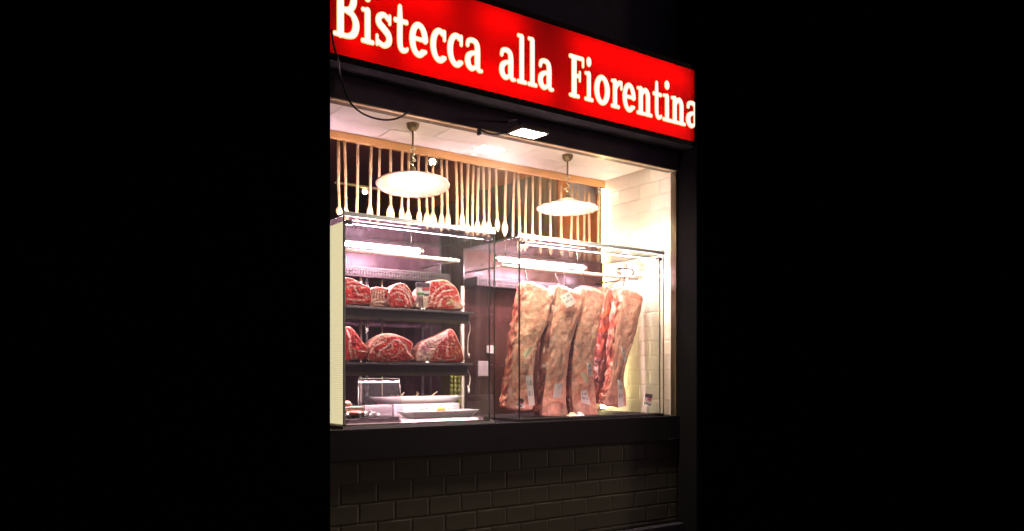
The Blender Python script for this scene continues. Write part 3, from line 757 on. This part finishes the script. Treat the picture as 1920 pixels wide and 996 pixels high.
def loin(outline, yf, dep, zbase, seams, zones, label, seed, rim=2.2):
    """outline, seams, zones in photo px on the cut face; zones: (polygon, colour)"""
    cl_ = spline(list(outline) + [outline[0]], 8)[:-1]
    out = [np.array(p[:2]) for p in cl_]; N = len(out); c = np.mean(out, 0)
    RN = 22; bm = bmesh.new(); cols = []; rings = []
    zmin = min(at(p[0], p[1], yf).z for p in out)
    dz = zbase + .001 - zmin
    def incol(u, v, r, k):
        p = np.array((u, v)); base = LEAN * (1 + .25 * nz(u, v, seed, .25)) + (DARK - LEAN) * max(0, nz(u, v, seed + 5, .09)) * 1.2
        for poly, colr in zones:
            inside = False; j = len(poly) - 1
            for i in range(len(poly)):
                xi, yi = poly[i]; xj, yj = poly[j]
                if (yi > v) != (yj > v) and u < (xj - xi) * (v - yi) / (yj - yi + 1e-9) + xi: inside = not inside
                j = i
            if inside: base = np.array(colr) * (1 + .22 * nz(u, v, seed + 9, .3))
        m = nz(u * .9, v * .9, seed + 2, .45); f = max(0, (abs(m) < .035) * .30)
        base = base + (FAT - base) * f
        w = 9
        for line, wd in seams:
            for a, b in zip(line[:-1], line[1:]):
                w = min(w, seg_d(p + .8 * np.array((nz(u, v, 1, .3), nz(u, v, 7, .3))), np.array(a), np.array(b)) / wd)
        f = np.clip(1.3 - w, 0, 1) * .9
        base = base + (FATW - base) * f
        d = (1 - r) * np.hypot(*(out[k % N] - c))
        f = np.clip((rim * (1 + .5 * nz(u, v, 3, .15)) - d) / rim * 1.6, 0, 1)
        return base + (FAT - base) * f
    c3 = at(*c, yf); c3.z += dz; c3.y -= .004
    vcent = bm.verts.new(c3); cols.append(incol(c[0], c[1], 0, 0))
    for ri in range(1, RN + 1):
        r = ri / RN; ring = []
        for k in range(N):
            q = c + (out[k] - c) * r; p = at(q[0], q[1], yf); p.z += dz
            p.y += -.004 * (1 - r ** 4) + .003 * nz(q[0], q[1], seed, .3) + (.004 if ri == RN else 0)
            ring.append(bm.verts.new(p)); cols.append(incol(q[0], q[1], r, k))
        rings.append(ring)
    for bi, (fy, sc) in enumerate(((.12, 1.0), (.35, .97), (.7, .88), (1.0, .70))):
        ring = []
        for k in range(N):
            q = c + (out[k] - c) * sc; p = at(q[0], q[1], yf); p.z += dz; p.y += .01 + dep * fy
            m = 1 + .05 * nz(k * .5, bi * 1.3, seed); cc = at(*c, yf); cc.z += dz
            p.x = cc.x + (p.x - cc.x) * m; p.z = max(zbase + .0005, cc.z + (p.z - cc.z) * m)
            ring.append(bm.verts.new(p))
            f = nz(k * .35, bi * 1.7, seed + 4); cols.append(FAT * (.8 + .2 * f) if f > -.1 else FAT * .55 + LEAN * .4)
        rings.append(ring)
    for k in range(N): bm.faces.new((vcent, rings[0][k], rings[0][(k + 1) % N]))
    for a in range(len(rings) - 1):
        for k in range(N): bm.faces.new((rings[a][k], rings[a + 1][k], rings[a + 1][(k + 1) % N], rings[a][(k + 1) % N]))
    bm.faces.new(rings[-1][::-1])
    for vv in bm.verts: vv.co.z = max(vv.co.z, zbase + .0005)
    bmesh.ops.recalc_face_normals(bm, faces=bm.faces)
    o = mesh_obj('beef_loin', bm, M_meat, None, True); colattr(o, cols)
    return tag(o, label, 'meat', 'cut loins of beef on the shelves')
PINKF = (.72, .36, .30); PURP = (.48, .20, .24)
loin([(636,532),(650,526),(668,531),(682,539),(694,545),(697,562),(694,576),(664,577),(638,575)], .175, .12, Z1,
     [([(640,548),(660,541),(682,545)], 1.5), ([(640,538),(665,533),(690,543)], 1.0), ([(664,545),(672,558),(690,562)], 1.6), ([(650,565),(662,570),(684,568)], 1.0)], [], 'beef loin with red cut face at the left end of the upper shelf', 1)
loin([(692,546),(704,541),(718,542),(729,545),(731,560),(728,577),(704,578),(692,576)], .185, .16, Z1,
     [([(694 + i * 5, 547), (692 + i * 5.4, 562)], .9) for i in range(1, 6)] + [([(694,567),(712,571),(728,566)], 2.2)],
     [([(694,546),(722,546),(722,562),(692,566)], (.42,.14,.08)), ([(690,563),(732,563),(732,580),(690,580)], BONE)], 'beef rib rack with bare brown ribs on the upper shelf', 2)
loin([(728,552),(737,539),(750,533),(762,537),(770,546),(776,560),(777,578),(752,580),(730,577)], .17, .12, Z1,
     [([(738,543),(755,545),(766,556),(772,576)], 1.5), ([(746,537),(762,546),(771,560)], 1.2), ([(732,556),(745,550),(758,555),(764,568),(760,578)], 1.3), ([(740,563),(754,566)], .8)],
     [], 'round beef loin on the upper shelf, left of the printed price card', 3)
loin([(779,562),(786,545),(798,533),(816,527),(836,527),(848,534),(857,543),(862,554),(864,566),(870,580),(836,583),(781,580)], .165, .12, Z1,
     [([(806,574),(810,555),(822,542),(838,534),(850,538)], 1.6), ([(814,577),(818,560),(830,548),(848,545)], 1.4), ([(824,577),(826,564),(836,556),(852,558),(860,552)], 1.1), ([(836,572),(848,566),(858,574)], 1.0)],
     [([(775,525),(812,522),(804,545),(800,585),(775,585)], FATW), ([(836,564),(850,560),(852,572),(838,576)], (.36,.19,.07)), ([(852,566),(870,570),(870,585),(852,585)], FAT)],
     'large beef loin with white fat side, right of the price card on the upper shelf', 4, 2.6)
loin([(636,628),(648,616),(658,617),(668,627),(678,641),(688,655),(692,668),(691,678),(664,679),(636,678)], .175, .11, Z2,
     [([(650,622),(656,640),(655,660),(660,676)], 1.3), ([(658,658),(674,662),(690,664)], 1.0), ([(664,662),(668,676)], .9)], [([(640,618),(664,622),(676,645),(660,655),(640,650)], (.34,.022,.022))], 'tall pointed beef loin at the left end of the lower shelf', 5, 3)
loin([(692,677),(690,662),(694,645),(704,634),(716,627),(730,625),(748,629),(764,636),(774,643),(773,653),(770,662),(776,674),(748,679),(716,679)], .165, .12, Z2,
     [([(694,662),(700,650),(712,644),(724,638)], 1.7), ([(710,668),(712,658),(722,652),(736,640),(750,637)], 1.4), ([(712,666),(720,672),(716,676)], .9), ([(736,640),(734,652),(722,662)], .7), ([(750,641),(760,650),(764,660),(770,668)], 1.2), ([(760,652),(740,668),(730,662)], .8)],
     [([(697,642),(716,626),(742,626),(758,632),(735,632),(720,634),(708,641),(697,650)], FAT)], 'big rounded beef loin in the middle of the lower shelf', 6, 2.4)
loin([(780,677),(782,660),(790,645),(802,636),(820,629),(838,620),(847,616),(855,625),(861,638),(867,655),(868,677),(830,679)], .17, .12, Z2,
     [([(838,624),(839,645),(837,662),(842,676)], 1.3), ([(816,668),(830,676),(850,672)], 1.0), ([(842,640),(856,650)], .5)],
     [([(778,630),(838,616),(838,630),(822,644),(814,660),(806,680),(778,680)], (.70,.42,.36)), ([(788,650),(806,644),(812,652),(795,664)], PURP), ([(818,652),(834,638),(838,655),(834,668),(820,668)], (.30,.014,.018)), ([(841,622),(858,628),(868,650),(868,676),(842,672)], (.36,.05,.022))],
     'wedge shaped beef loin with pale fat flank at the right end of the lower shelf', 7, 1.8)

# price card on a pin between the loins of the upper shelf; a bare pin on the lower one
def price_card(cx, cy, wpx, hpx, ybase, y, yaw, label, rot=0.0):
    p = at(cx, cy, y); d = depth(p) / FPX; w, h = wpx * d / 2, hpx * d / 2
    t = thing('price_card', label, 'price card', (p.x, y, ybase), 'price cards on pins')
    def q(name, x0, x1, z0, z1, yo, m):
        o = boxo(name, (x0, x1, -yo - .0012, -yo, z0, z1), m); o.parent = t; o.location = (0, 0, p.z - ybase); o.rotation_euler = (0, rot, yaw); return o
    q('card', -w, w, -h, h, 0, M_paper)
    q('print_band', -w * .95, w * .95, h * .35, h * .95, .0013, M_ink)
    q('print_picture', -w * .1, w * .9, -h * .1, h * .34, .0013, M_inkred)
    q('print_stripe', -w * .9, w * .2, -h * .75, -h * .45, .0013, M_inkgreen)
    q('print_stripe', w * .25, w * .9, -h * .85, -h * .6, .0013, M_ink)
    tubeo('pin', [(p.x, y + .002, ybase + .0005), (p.x, y + .002, p.z - h * .6)], .0022, M_ink, t)
    bm = bmesh.new(); lathe(bm, [(.001, .008), (.008, .006), (.012, 0)], (p.x, y + .002, ybase + .0004), 10); mesh_obj('foot', bm, M_white, t, True)
price_card(793, 543, 27, 26, Z1, .150, R(-14), 'printed price card on a pin in front of the upper shelf loin')
price_card(1215, 750, 15, 24, ZS + .012, .075, R(-25), 'small printed price card on a pin by the cream tiles', R(10))
price_card(975, 755, 12, 16, ZS + .012, .085, R(-15), 'dark small price card by the corner of the right case', R(20))
p = at(801, 660, .148)
pn_ = tag(tubeo('price_pin', [(p.x, .148, Z2 + .0005), (p.x, .148, Z2 + .055)], .002, M_ink), 'bare black card pin on the lower shelf before the wedge loin', 'pin')
bm = bmesh.new(); lathe(bm, [(.001, .008), (.008, .006), (.012, 0)], (p.x, .148, Z2 + .0004), 10); mesh_obj('foot', bm, M_white, pn_, True)

# ------------------------------------------------------------------ hanging beef sides
def side_of_beef(Lp, Rp, yf, th, top_pts, label, seed, dark=0.0, ribs=False, name='hanging_beef'):
    """Lp / Rp: outline of the front face in photo px from top to bottom; th: thickness in metres top to bottom"""
    NR = 130; NA = 88
    ls = spline(Lp, 24); rs = spline(Rp, 24)
    def samp(c, t):
        i = t * (len(c) - 1); a = int(min(i, len(c) - 2)); return c[a] + (c[a + 1] - c[a]) * (i - a)
    bm = bmesh.new(); cols = []; rings = []
    for j in range(NR):
        t = j / (NR - 1); a = samp(ls, t); b = samp(rs, t)
        A = at(a[0], a[1], yf); B = at(b[0], b[1], yf); thk = th[0] + (th[1] - th[0]) * t
        endt = min(1, (min(t, 1 - t) / .035)) ** .5; endt = .91 + .09 * endt
        C = (A + B) / 2; hw = (B.x - A.x) / 2 * endt; ring = []
        for k in range(NA):
            an = 2 * math.pi * k / NA; ca, sa = math.cos(an), math.sin(an)
            e = .55; sx_ = math.copysign(abs(ca) ** e, ca); sy_ = math.copysign(abs(sa) ** e, sa)
            n1 = nz(sx_ * 2 + seed * 7, sy_ * 2, t * 6, 1.0); n2 = nz(sx_ * 4 + seed * 3, sy_ * 4, t * 13, 1.2); n3 = nz(sx_ * 12, sy_ * 12 + seed, t * 42)
            dr = 1 + .06 * n1
            x = C.x + hw * sx_ * dr; y = yf + thk / 2 - thk / 2 * sy_ * (1 + .10 * n1) * endt
            z = C.z + (B.z - A.z) * .5 * sx_
            nrm = Vector((ca, -sa, 0)); off = .0045 * n2 + .0024 * n3
            if sx_ < -.85 and ribs: off += .007 * math.sin(t * 62 + 5 * n1 + 2 * math.sin(t * 9)) * (.5 + n2)
            x += nrm.x * off; y += nrm.y * off
            ring.append(bm.verts.new((x, y, z)))
            # colours: fat cover in front and right, cut meat and bone on the left flank; unribbed flanks painted dark as gap shade
            fat = np.array((.82, .44, .31)) * (1 + .16 * n1) + np.array((.15, .03, .01)) * max(0, n2) + np.array((.10, .10, .08)) * max(0, -n2 + .1)
            n4 = nz(sx_ * 3 + seed * 11, sy_ * 3, t * 15, 1.6)
            if n3 > .24: fat = fat * .62 + np.array((.40, .035, .02)) * .5
            if n4 > .22: fat = fat * .75 + np.array((.50, .10, .06)) * .35
            if n4 < -.30: fat = fat * .8 + np.array((.45, .36, .22)) * .28
            if n1 < -.32 and t > .3: fat = fat * .62
            col = fat
            if sx_ < -.80 and sa < .95:
                m = nz(seed, sy_ * 3, t * 14) + .4 * math.sin(t * 60 + 4 * n1)
                col = np.array((.62, .27, .17)) if m > .12 else np.array((.42, .07, .035)) if m > -.3 else np.array((.16, .03, .02))
                if sa > .55: col = col * .35 + np.array((.75, .45, .33)) * .65
                if not ribs: col = np.array((.10, .025, .018)) * (1 + n2)  # flank colour darkened so the gap between sides looks shaded
            if dark:
                m = math.sin(t * 70 + n1 * 2) + n2
                m = math.sin(t * 44 + n1 * 3) * .7 + 1.2 * n2; dk = np.array((.55, .09, .025)) if m > 0 else np.array((.20, .025, .015))
                dk = dk * (1 - .75 * min(1, max(0, (t - .42 + .2 * n1) / .2)))
                col = col * (1 - dark) + dk * dark
            if t < .05: col = col * .3 + .7 * (np.array((.52, .10, .07)) if n2 < .1 else FAT)
            cols.append(col)
        rings.append(ring)
    for a in range(NR - 1):
        for k in range(NA): bm.faces.new((rings[a][k], rings[a][(k + 1) % NA], rings[a + 1][(k + 1) % NA], rings[a + 1][k]))
    for r_, j in ((rings[0], 0), (rings[-1], 1)):
        cc = sum((vv.co for vv in r_), Vector()) / NA; cc.z += .012 if j == 0 else -.006
        inner = [bm.verts.new(vv.co.lerp(cc, .5) + Vector((0, 0, (.012 if j == 0 else -.003) + .012 * nz(i * .4, seed, j)))) for i, vv in enumerate(r_)]
        for i in range(NA): cols.append(np.array((.50, .09, .06)) if nz(i * .5, seed + 2, j) < .12 else FAT)
        cv = bm.verts.new(cc); cols.append(FAT)
        for k in range(NA):
            bm.faces.new((r_[k], r_[(k + 1) % NA], inner[(k + 1) % NA], inner[k])); bm.faces.new((inner[k], inner[(k + 1) % NA], cv))
    for vv in bm.verts: vv.co.z = max(vv.co.z, ZS + .014)
    bmesh.ops.recalc_face_normals(bm, faces=bm.faces)
    o = mesh_obj(name, bm, M_fat, None, True); colattr(o, cols)
    tag(o, label, 'meat', 'sides of beef hanging in the right case')
    # hooks
    for hx, hy in top_pts:
        p = at(hx, hy, yf + th[0] * .45); q = Vector((p.x - .018, .215, 2.121))
        h = spline([(q.x - .012, .215 + .012, 2.108), (q.x - .010, .215, 2.1235), (q.x, .215 - .012, 2.115), (q.x + .004, .215 - .008, 2.09), (p.x, p.y, p.z + .01), (p.x + .006, p.y, p.z - .035)], 5)
        tag(tubeo('meat_hook', h, .0028, M_chrome), HK.pop(0), 'hook', 'steel hooks on the hanging rod')
    return o
HK = ['thin steel hook at the leftmost hanging beef side', 'left steel hook of the second hanging beef side', 'right steel hook of the second hanging beef side',
      'thin steel hook at the third hanging beef side', 'thin steel hook holding the dark rib piece', 'thin steel hook at the rightmost hanging beef side']
S1 = side_of_beef([(985,528),(977,570),(970,610),(964,650),(957,700),(950,740),(946,764)], [(1043,549),(1037,580),(1028,612),(1011,650),(1005,700),(1002,735),(1004,768)], .150, (.10, .07), [(990, 535)], 'leftmost hanging beef side with yellow label, bones along its left edge', 1, ribs=True)
S2 = side_of_beef([(1042,534),(1033,590),(1027,640),(1021,700),(1015,745),(1011,779)], [(1099,556),(1090,595),(1075,645),(1067,700),(1066,745),(1069,782)], .145, (.10, .08), [(1048, 538), (1064, 545)], 'second hanging beef side from the left, with a tilted paper label near its top', 2)
S3 = side_of_beef([(1090,538),(1083,590),(1074,645),(1069,700),(1069,745),(1071,782)], [(1139,550),(1130,600),(1121,645),(1117,690),(1120,740),(1128,785)], .160, (.10, .08), [(1098, 540)], 'third hanging beef side from the left, with three paper labels low down', 3)
S4 = side_of_beef([(1136,541),(1128,600),(1124,650),(1121,700),(1122,756)], [(1162,545),(1156,600),(1152,650),(1147,700),(1135,752)], .30, (.10, .07), [(1136, 545)], 'dark red rib piece hanging behind, between the third and last beef sides', 4, dark=.9, ribs=True, name='hanging_ribs')
S5 = side_of_beef([(1166,540),(1158,590),(1152,640),(1150,690),(1140,730),(1129,758)], [(1210,556),(1203,595),(1193,635),(1180,670),(1174,710),(1179,762)], .190, (.10, .06), [(1168, 545)], 'rightmost hanging beef side before the cream tiles, with white ribs on its left edge', 5, ribs=True)

def label_on(par, yf, quad, m, name='paper_label', text=True, curl=.006):
    """paper label stuck to the meat: four photo-px corners, slightly curled"""
    bm = bmesh.new(); n = 6; g = []
    q = [np.array(c, float) for c in quad]
    for i in range(n + 1):
        row = []
        for j in range(n + 1):
            a, b = i / n, j / n; p2 = (q[0] * (1 - a) + q[1] * a) * (1 - b) + (q[3] * (1 - a) + q[2] * a) * b
            p = at(p2[0], p2[1], yf - .020 - curl * math.sin(a * 3 + b * 2) - .004 * abs(a - .5)); row.append(bm.verts.new(p))
        g.append(row)
    for i in range(n):
        for j in range(n):
            f = bm.faces.new((g[i][j], g[i + 1][j], g[i + 1][j + 1], g[i][j + 1]))
            if text and 0 < i < n - 1 and j in (1, 3) and (i + j) % 3: f.material_index = 1
    r = bmesh.ops.extrude_face_region(bm, geom=list(bm.faces))
    for vv in r['geom']:
        if isinstance(vv, bmesh.types.BMVert): vv.co.y += .001
    bmesh.ops.recalc_face_normals(bm, faces=bm.faces)
    return mesh_obj(name, bm, [m, M_greyprint], par)
M_greyprint = pbr('grey_print', (.42, .36, .36), .7, var=.4, scale=150)
label_on(S1, .150, [(979,664),(996,648),(1000,654),(986,674)], M_yellowp, text=False)
label_on(S1, .150, [(985,704),(998,704),(1003,760),(992,762)], M_paper)
label_on(S1, .150, [(974,752),(984,755),(984,766),(974,763)], M_paper)
label_on(S2, .145, [(1050,556),(1068,546),(1081,568),(1063,578)], M_paper)
label_on(S2, .145, [(1040,720),(1055,719),(1051,746),(1037,746)], M_paper, text=False)
label_on(S3, .160, [(1100,681),(1109,679),(1111,705),(1103,707)], M_paper)
label_on(S3, .160, [(1086,699),(1097,697),(1105,714),(1099,720)], M_yellowp, text=False)
label_on(S3, .160, [(1089,733),(1100,732),(1108,760),(1090,755)], M_paper)
label_on(S5, .190, [(1164,650),(1170,652),(1175,675),(1171,680)], M_paper)
label_on(S5, .190, [(1158,712),(1167,716),(1170,762),(1159,764)], M_paper)
for cx, m, lab in ((1073, M_yellowp, 'small yellow paper tent on the case floor under the beef'), (1087, M_white, 'small white paper tent on the case floor under the beef')):
    p = at(cx, 785, .075); bm = bmesh.new(); zb = ZS + .0125
    vs = [bm.verts.new(v_) for v_ in ((p.x - .03, .06, zb), (p.x + .03, .06, zb), (p.x + .022, .08, zb + .024), (p.x - .008, .08, zb + .030), (p.x - .03, .10, zb), (p.x + .03, .10, zb))]
    bm.faces.new((vs[0], vs[1], vs[2], vs[3])); bm.faces.new((vs[3], vs[2], vs[5], vs[4])); bm.faces.new((vs[0], vs[3], vs[4])); bm.faces.new((vs[1], vs[5], vs[2])); bm.faces.new((vs[0], vs[4], vs[5], vs[1]))
    bmesh.ops.recalc_face_normals(bm, faces=bm.faces); tag(mesh_obj('paper_tent', bm, m), lab, 'paper tent', 'paper tents on the case floor')
# drip grid on the floor of the right case
gr = thing('drip_grid', 'dark metal drip grid on the floor of the right case', 'grid', ((RX0 + RX1) / 2, .3, ZS + .0115))
for q in range(9): boxo('bar', (RX0 + .02, RX1 - .02, .13 + q * .05, .145 + q * .05, ZS + .0117, ZS + .0150), M_dark, gr)
for q in range(3): boxo('foot', (3.05 + q * .12, 3.06 + q * .12, .44, .455, ZS + .0152, ZS + .05), M_dark, gr)

# ------------------------------------------------------------------ platters, blocks, tray at the bottom of the left case
def block(x0, x1, y0, y1, z1, label):
    return tag(boxo('display_block', (x0, x1, y0, y1, ZS + .012, z1), M_plinth, bev=.002), label, 'block', 'white display blocks')
def platter(cx, cy, lx, ly, z, label, seed, slice_=False):
    t = thing('platter', label, 'platter', (cx, cy, z), 'white platters in the left case')
    bm = bmesh.new(); rr = []
    for s, h in ((.80, 0.0), (.83, .003), (.90, .014), (1.0, .032), (1.0, .036), (.88, .022), (.74, .012)):
        ring = []
        for k in range(40):
            a = 2 * math.pi * k / 40; e = .35
            ring.append(bm.verts.new((cx + lx / 2 * s * math.copysign(abs(math.cos(a)) ** e, math.cos(a)), cy + ly / 2 * s * math.copysign(abs(math.sin(a)) ** e, math.sin(a)), z + h)))
        rr.append(ring)
    for a in range(6):
        for k in range(40): bm.faces.new((rr[a][k], rr[a][(k + 1) % 40], rr[a + 1][(k + 1) % 40], rr[a + 1][k]))
    bm.faces.new(rr[0][::-1]); bm.faces.new(rr[-1]); bmesh.ops.recalc_face_normals(bm, faces=bm.faces)
    mesh_obj('dish', bm, M_white, t, True)
    rn = random.Random(seed); bm = bmesh.new()
    for q in range(46):
        x = cx + rn.uniform(-.24, .24) * lx * 1.2; y = cy + rn.uniform(-.26, .26) * ly; a = rn.uniform(0, 6.28); l = rn.uniform(.012, .035); zz = z + .014 + rn.uniform(0, .016)
        up = rn.uniform(0, .012) if rn.random() < .85 else .030
        tube(bm, spline([(x - l * math.cos(a), y - l * math.sin(a), zz - .003), (x, y, zz + up * .5), (x + l * math.cos(a), y + l * math.sin(a), zz + up)], 3), [.003] * 7, 5)
    bmesh.ops.recalc_face_normals(bm, faces=bm.faces)
    f = mesh_obj('cheese_shavings', bm, M_food); f['kind'] = 'stuff'; tag(f, 'pale cheese shavings piled on the ' + ('front' if slice_ else 'rear') + ' platter', 'food')
    if slice_:
        bm = bmesh.new(); bmesh.ops.create_uvsphere(bm, u_segments=16, v_segments=8, radius=1)
        for vv in bm.verts: vv.co = Vector((cx + .0 + vv.co.x * .024, cy - .02 + vv.co.y * .010, z + .034 + vv.co.z * .020))
        tag(mesh_obj('orange_slice', bm, M_yolk, None, True), 'small orange slice on the cheese of the front platter', 'food')
p0, p1 = at(697, 750, .34), at(862, 750, .34); zp = at(780, 757, .24).z
block(at(745, 770, .25).x - .02, at(861, 770, .25).x, .25, .44, zp - .001, 'tall white block under the rear platter')
platter((p0.x + p1.x) / 2 - .01, .33, min(.50, p1.x - p0.x - .03), .20, zp, 'rear white rectangular platter with cheese shavings on a tall block', 3)
q0, q1 = at(756, 776, .13), at(899, 776, .13); zq = at(828, 784, .075).z
block(at(752, 790, .075).x, min(at(904, 790, .075).x, LX1 - .02), .062, .20, zq - .001, 'low white block under the front platter')
platter((q0.x + q1.x) / 2 - .01, .150, q1.x - q0.x - .015, .140, zq, 'front white rectangular platter with cheese and an orange slice', 9, True)
block(at(684, 775, .20).x, at(735, 775, .20).x, .20, .24, at(700, 760, .2).z, 'small pale block behind the clear plastic sheet')
# clear acrylic sign holder
a, b = at(672, 710, .225), at(748, 710, .225)
ac = thing('acrylic_stand', 'clear slanted acrylic sheet standing in front of the rear platter', 'stand', (a.x, .16, ZS + .012))
bm = bmesh.new(); za = a.z; zb = at(700, 775, .18).z; bx0, bx1 = at(672, 772, .18).x, at(757, 772, .18).x
zb = ZS + .0125
vs = [(bx0, .18, zb), (bx1, .18, zb), (b.x, .225, za), (a.x, .225, za)]
f_ = [bm.verts.new(v_) for v_ in vs]; k_ = [bm.verts.new((v_[0], v_[1] + .004, v_[2])) for v_ in vs]
bm.faces.new(f_); bm.faces.new(k_[::-1])
for k in range(4): bm.faces.new((f_[k], k_[k], k_[(k + 1) % 4], f_[(k + 1) % 4]))
bmesh.ops.recalc_face_normals(bm, faces=bm.faces); mesh_obj('sheet', bm, M_acryl, ac)
tubeo('polished_edge', [vs[0], vs[3], vs[2], vs[1]], .0014, M_rod, ac, 6)
# dark tray with board, foil and ham at the left
tx0, tx1 = LX0 + .02, at(748, 790, .085).x; tz = at(700, 783, .085).z
tr0 = thing('serving_tray', 'dark low tray at the bottom left of the left case', 'tray', ((tx0 + tx1) / 2, .15, ZS + .012))
boxo('body', (tx0, tx1, .085, .30, ZS + .012, tz - .006), M_shelf, tr0)
boxo('rim', (tx0 - .004, tx1 + .008, .078, .304, tz - .0055, tz), M_chrome, tr0, .002)
bm = bmesh.new(); rn = random.Random(5)
for q in range(70):
    bmesh.ops.create_icosphere(bm, subdivisions=1, radius=rn.uniform(.006, .013)); vsn = list(bm.verts)[-12:]
    c = Vector((rn.uniform(tx0 + .01, tx0 + .20), rn.uniform(.095, .25), tz + rn.uniform(.006, .022)))
    for vv in vsn: vv.co = vv.co * rn.uniform(.6, 1.3) + c
q = mesh_obj('crumpled_foil', bm, M_ice); q['kind'] = 'stuff'; tag(q, 'crumpled clear foil and ice heaped on the dark tray', 'foil')
z = tz + .034
bd = boxo('cutting_board', (tx0 + .005, tx0 + .125, .12, .25, z, z + .018), M_board, bev=.003); tag(bd, 'pale pink slab of board on the foil at the far left', 'board')
bm = bmesh.new(); bmesh.ops.create_icosphere(bm, subdivisions=3, radius=1)
for vv in bm.verts: vv.co = Vector((tx0 + .075 + vv.co.x * .06, .125 + vv.co.y * .03, tz + .022 + vv.co.z * .014 * (1 + .3 * nz(*vv.co, s=3) if False else 1)))
tag(mesh_obj('cured_ham', bm, M_ham, None, True), 'brown piece of cured meat under the pale board', 'meat')
bm = bmesh.new(); bmesh.ops.create_icosphere(bm, subdivisions=3, radius=1)
for vv in bm.verts:
    k = 1 + .25 * noise.noise(vv.co * 2.5); vv.co = Vector((tx0 + .045 + vv.co.x * .035 * k, .17 + vv.co.y * .03 * k, z + .030 + vv.co.z * .018 * k))
o = mesh_obj('meat_scrap', bm, M_meat, None, True); colattr(o, [np.array((.6, .33, .25)) + .12 * nz(*v_.co, s=60) for v_ in o.data.vertices]); tag(o, 'pale meat scrap lying on the board at the far left', 'meat')

# jars seen through the case, white cables, small boxes
for i, px in enumerate((846, 853, 860)):
    p = at(px, 745, .53); bm = bmesh.new(); prof = []
    for k in range(9):
        zz = ZS + .012 + k * .027; prof += [(.002 if k == 0 else .006, zz), (.0095, zz + .002), (.0095, zz + .020), (.006, zz + .024)]
    prof.append((.001, prof[-1][1] + .001)); lathe(bm, prof, (p.x, .53, 0), 12)
    tag(mesh_obj('jar_column', bm, M_jar, None, True), ('left', 'middle', 'right')[i] + ' column of small yellow green jars at the back of the left case', 'jars', 'columns of jars')
for y0, y1, lab in ((601, 672, 'white cable hanging below the upper shelf at its right end'), (697, 737, 'white cable hanging below the lower shelf at its right end')):
    x = at(879, y0, .17); Y = .17
    pts = [at(876, y0 - 4, Y), at(881, y0 + 8, Y), at(881, y0 + 20, Y), at(878, y0 + 32, Y), at(877, y1 - 14, Y), at(879, y1, Y)]
    c = tag(tubeo('white_cable', spline(pts, 5), .0022, M_wcable), lab, 'cable', 'white cables in the left case')
    tubeo('plug', [pts[-1] + Vector((0, 0, .026)), pts[-1]], .005, M_pcloth, c)
for cx, cy, w, h, lab in ((927, 655, 17, 15, 'small grey switch box behind the corner of the left case'), (912, 691, 23, 28, 'pale rectangular box on the back panel of the left case')):
    p = at(cx, cy, .55); d = depth(p) / FPX
    tag(boxo('switch_box', (p.x - w * d / 2, p.x + w * d / 2, .585, .5995, p.z - h * d / 2, p.z + h * d / 2), pbr('box_grey', (.45, .40, .40), .5), bev=.002), lab, 'box')
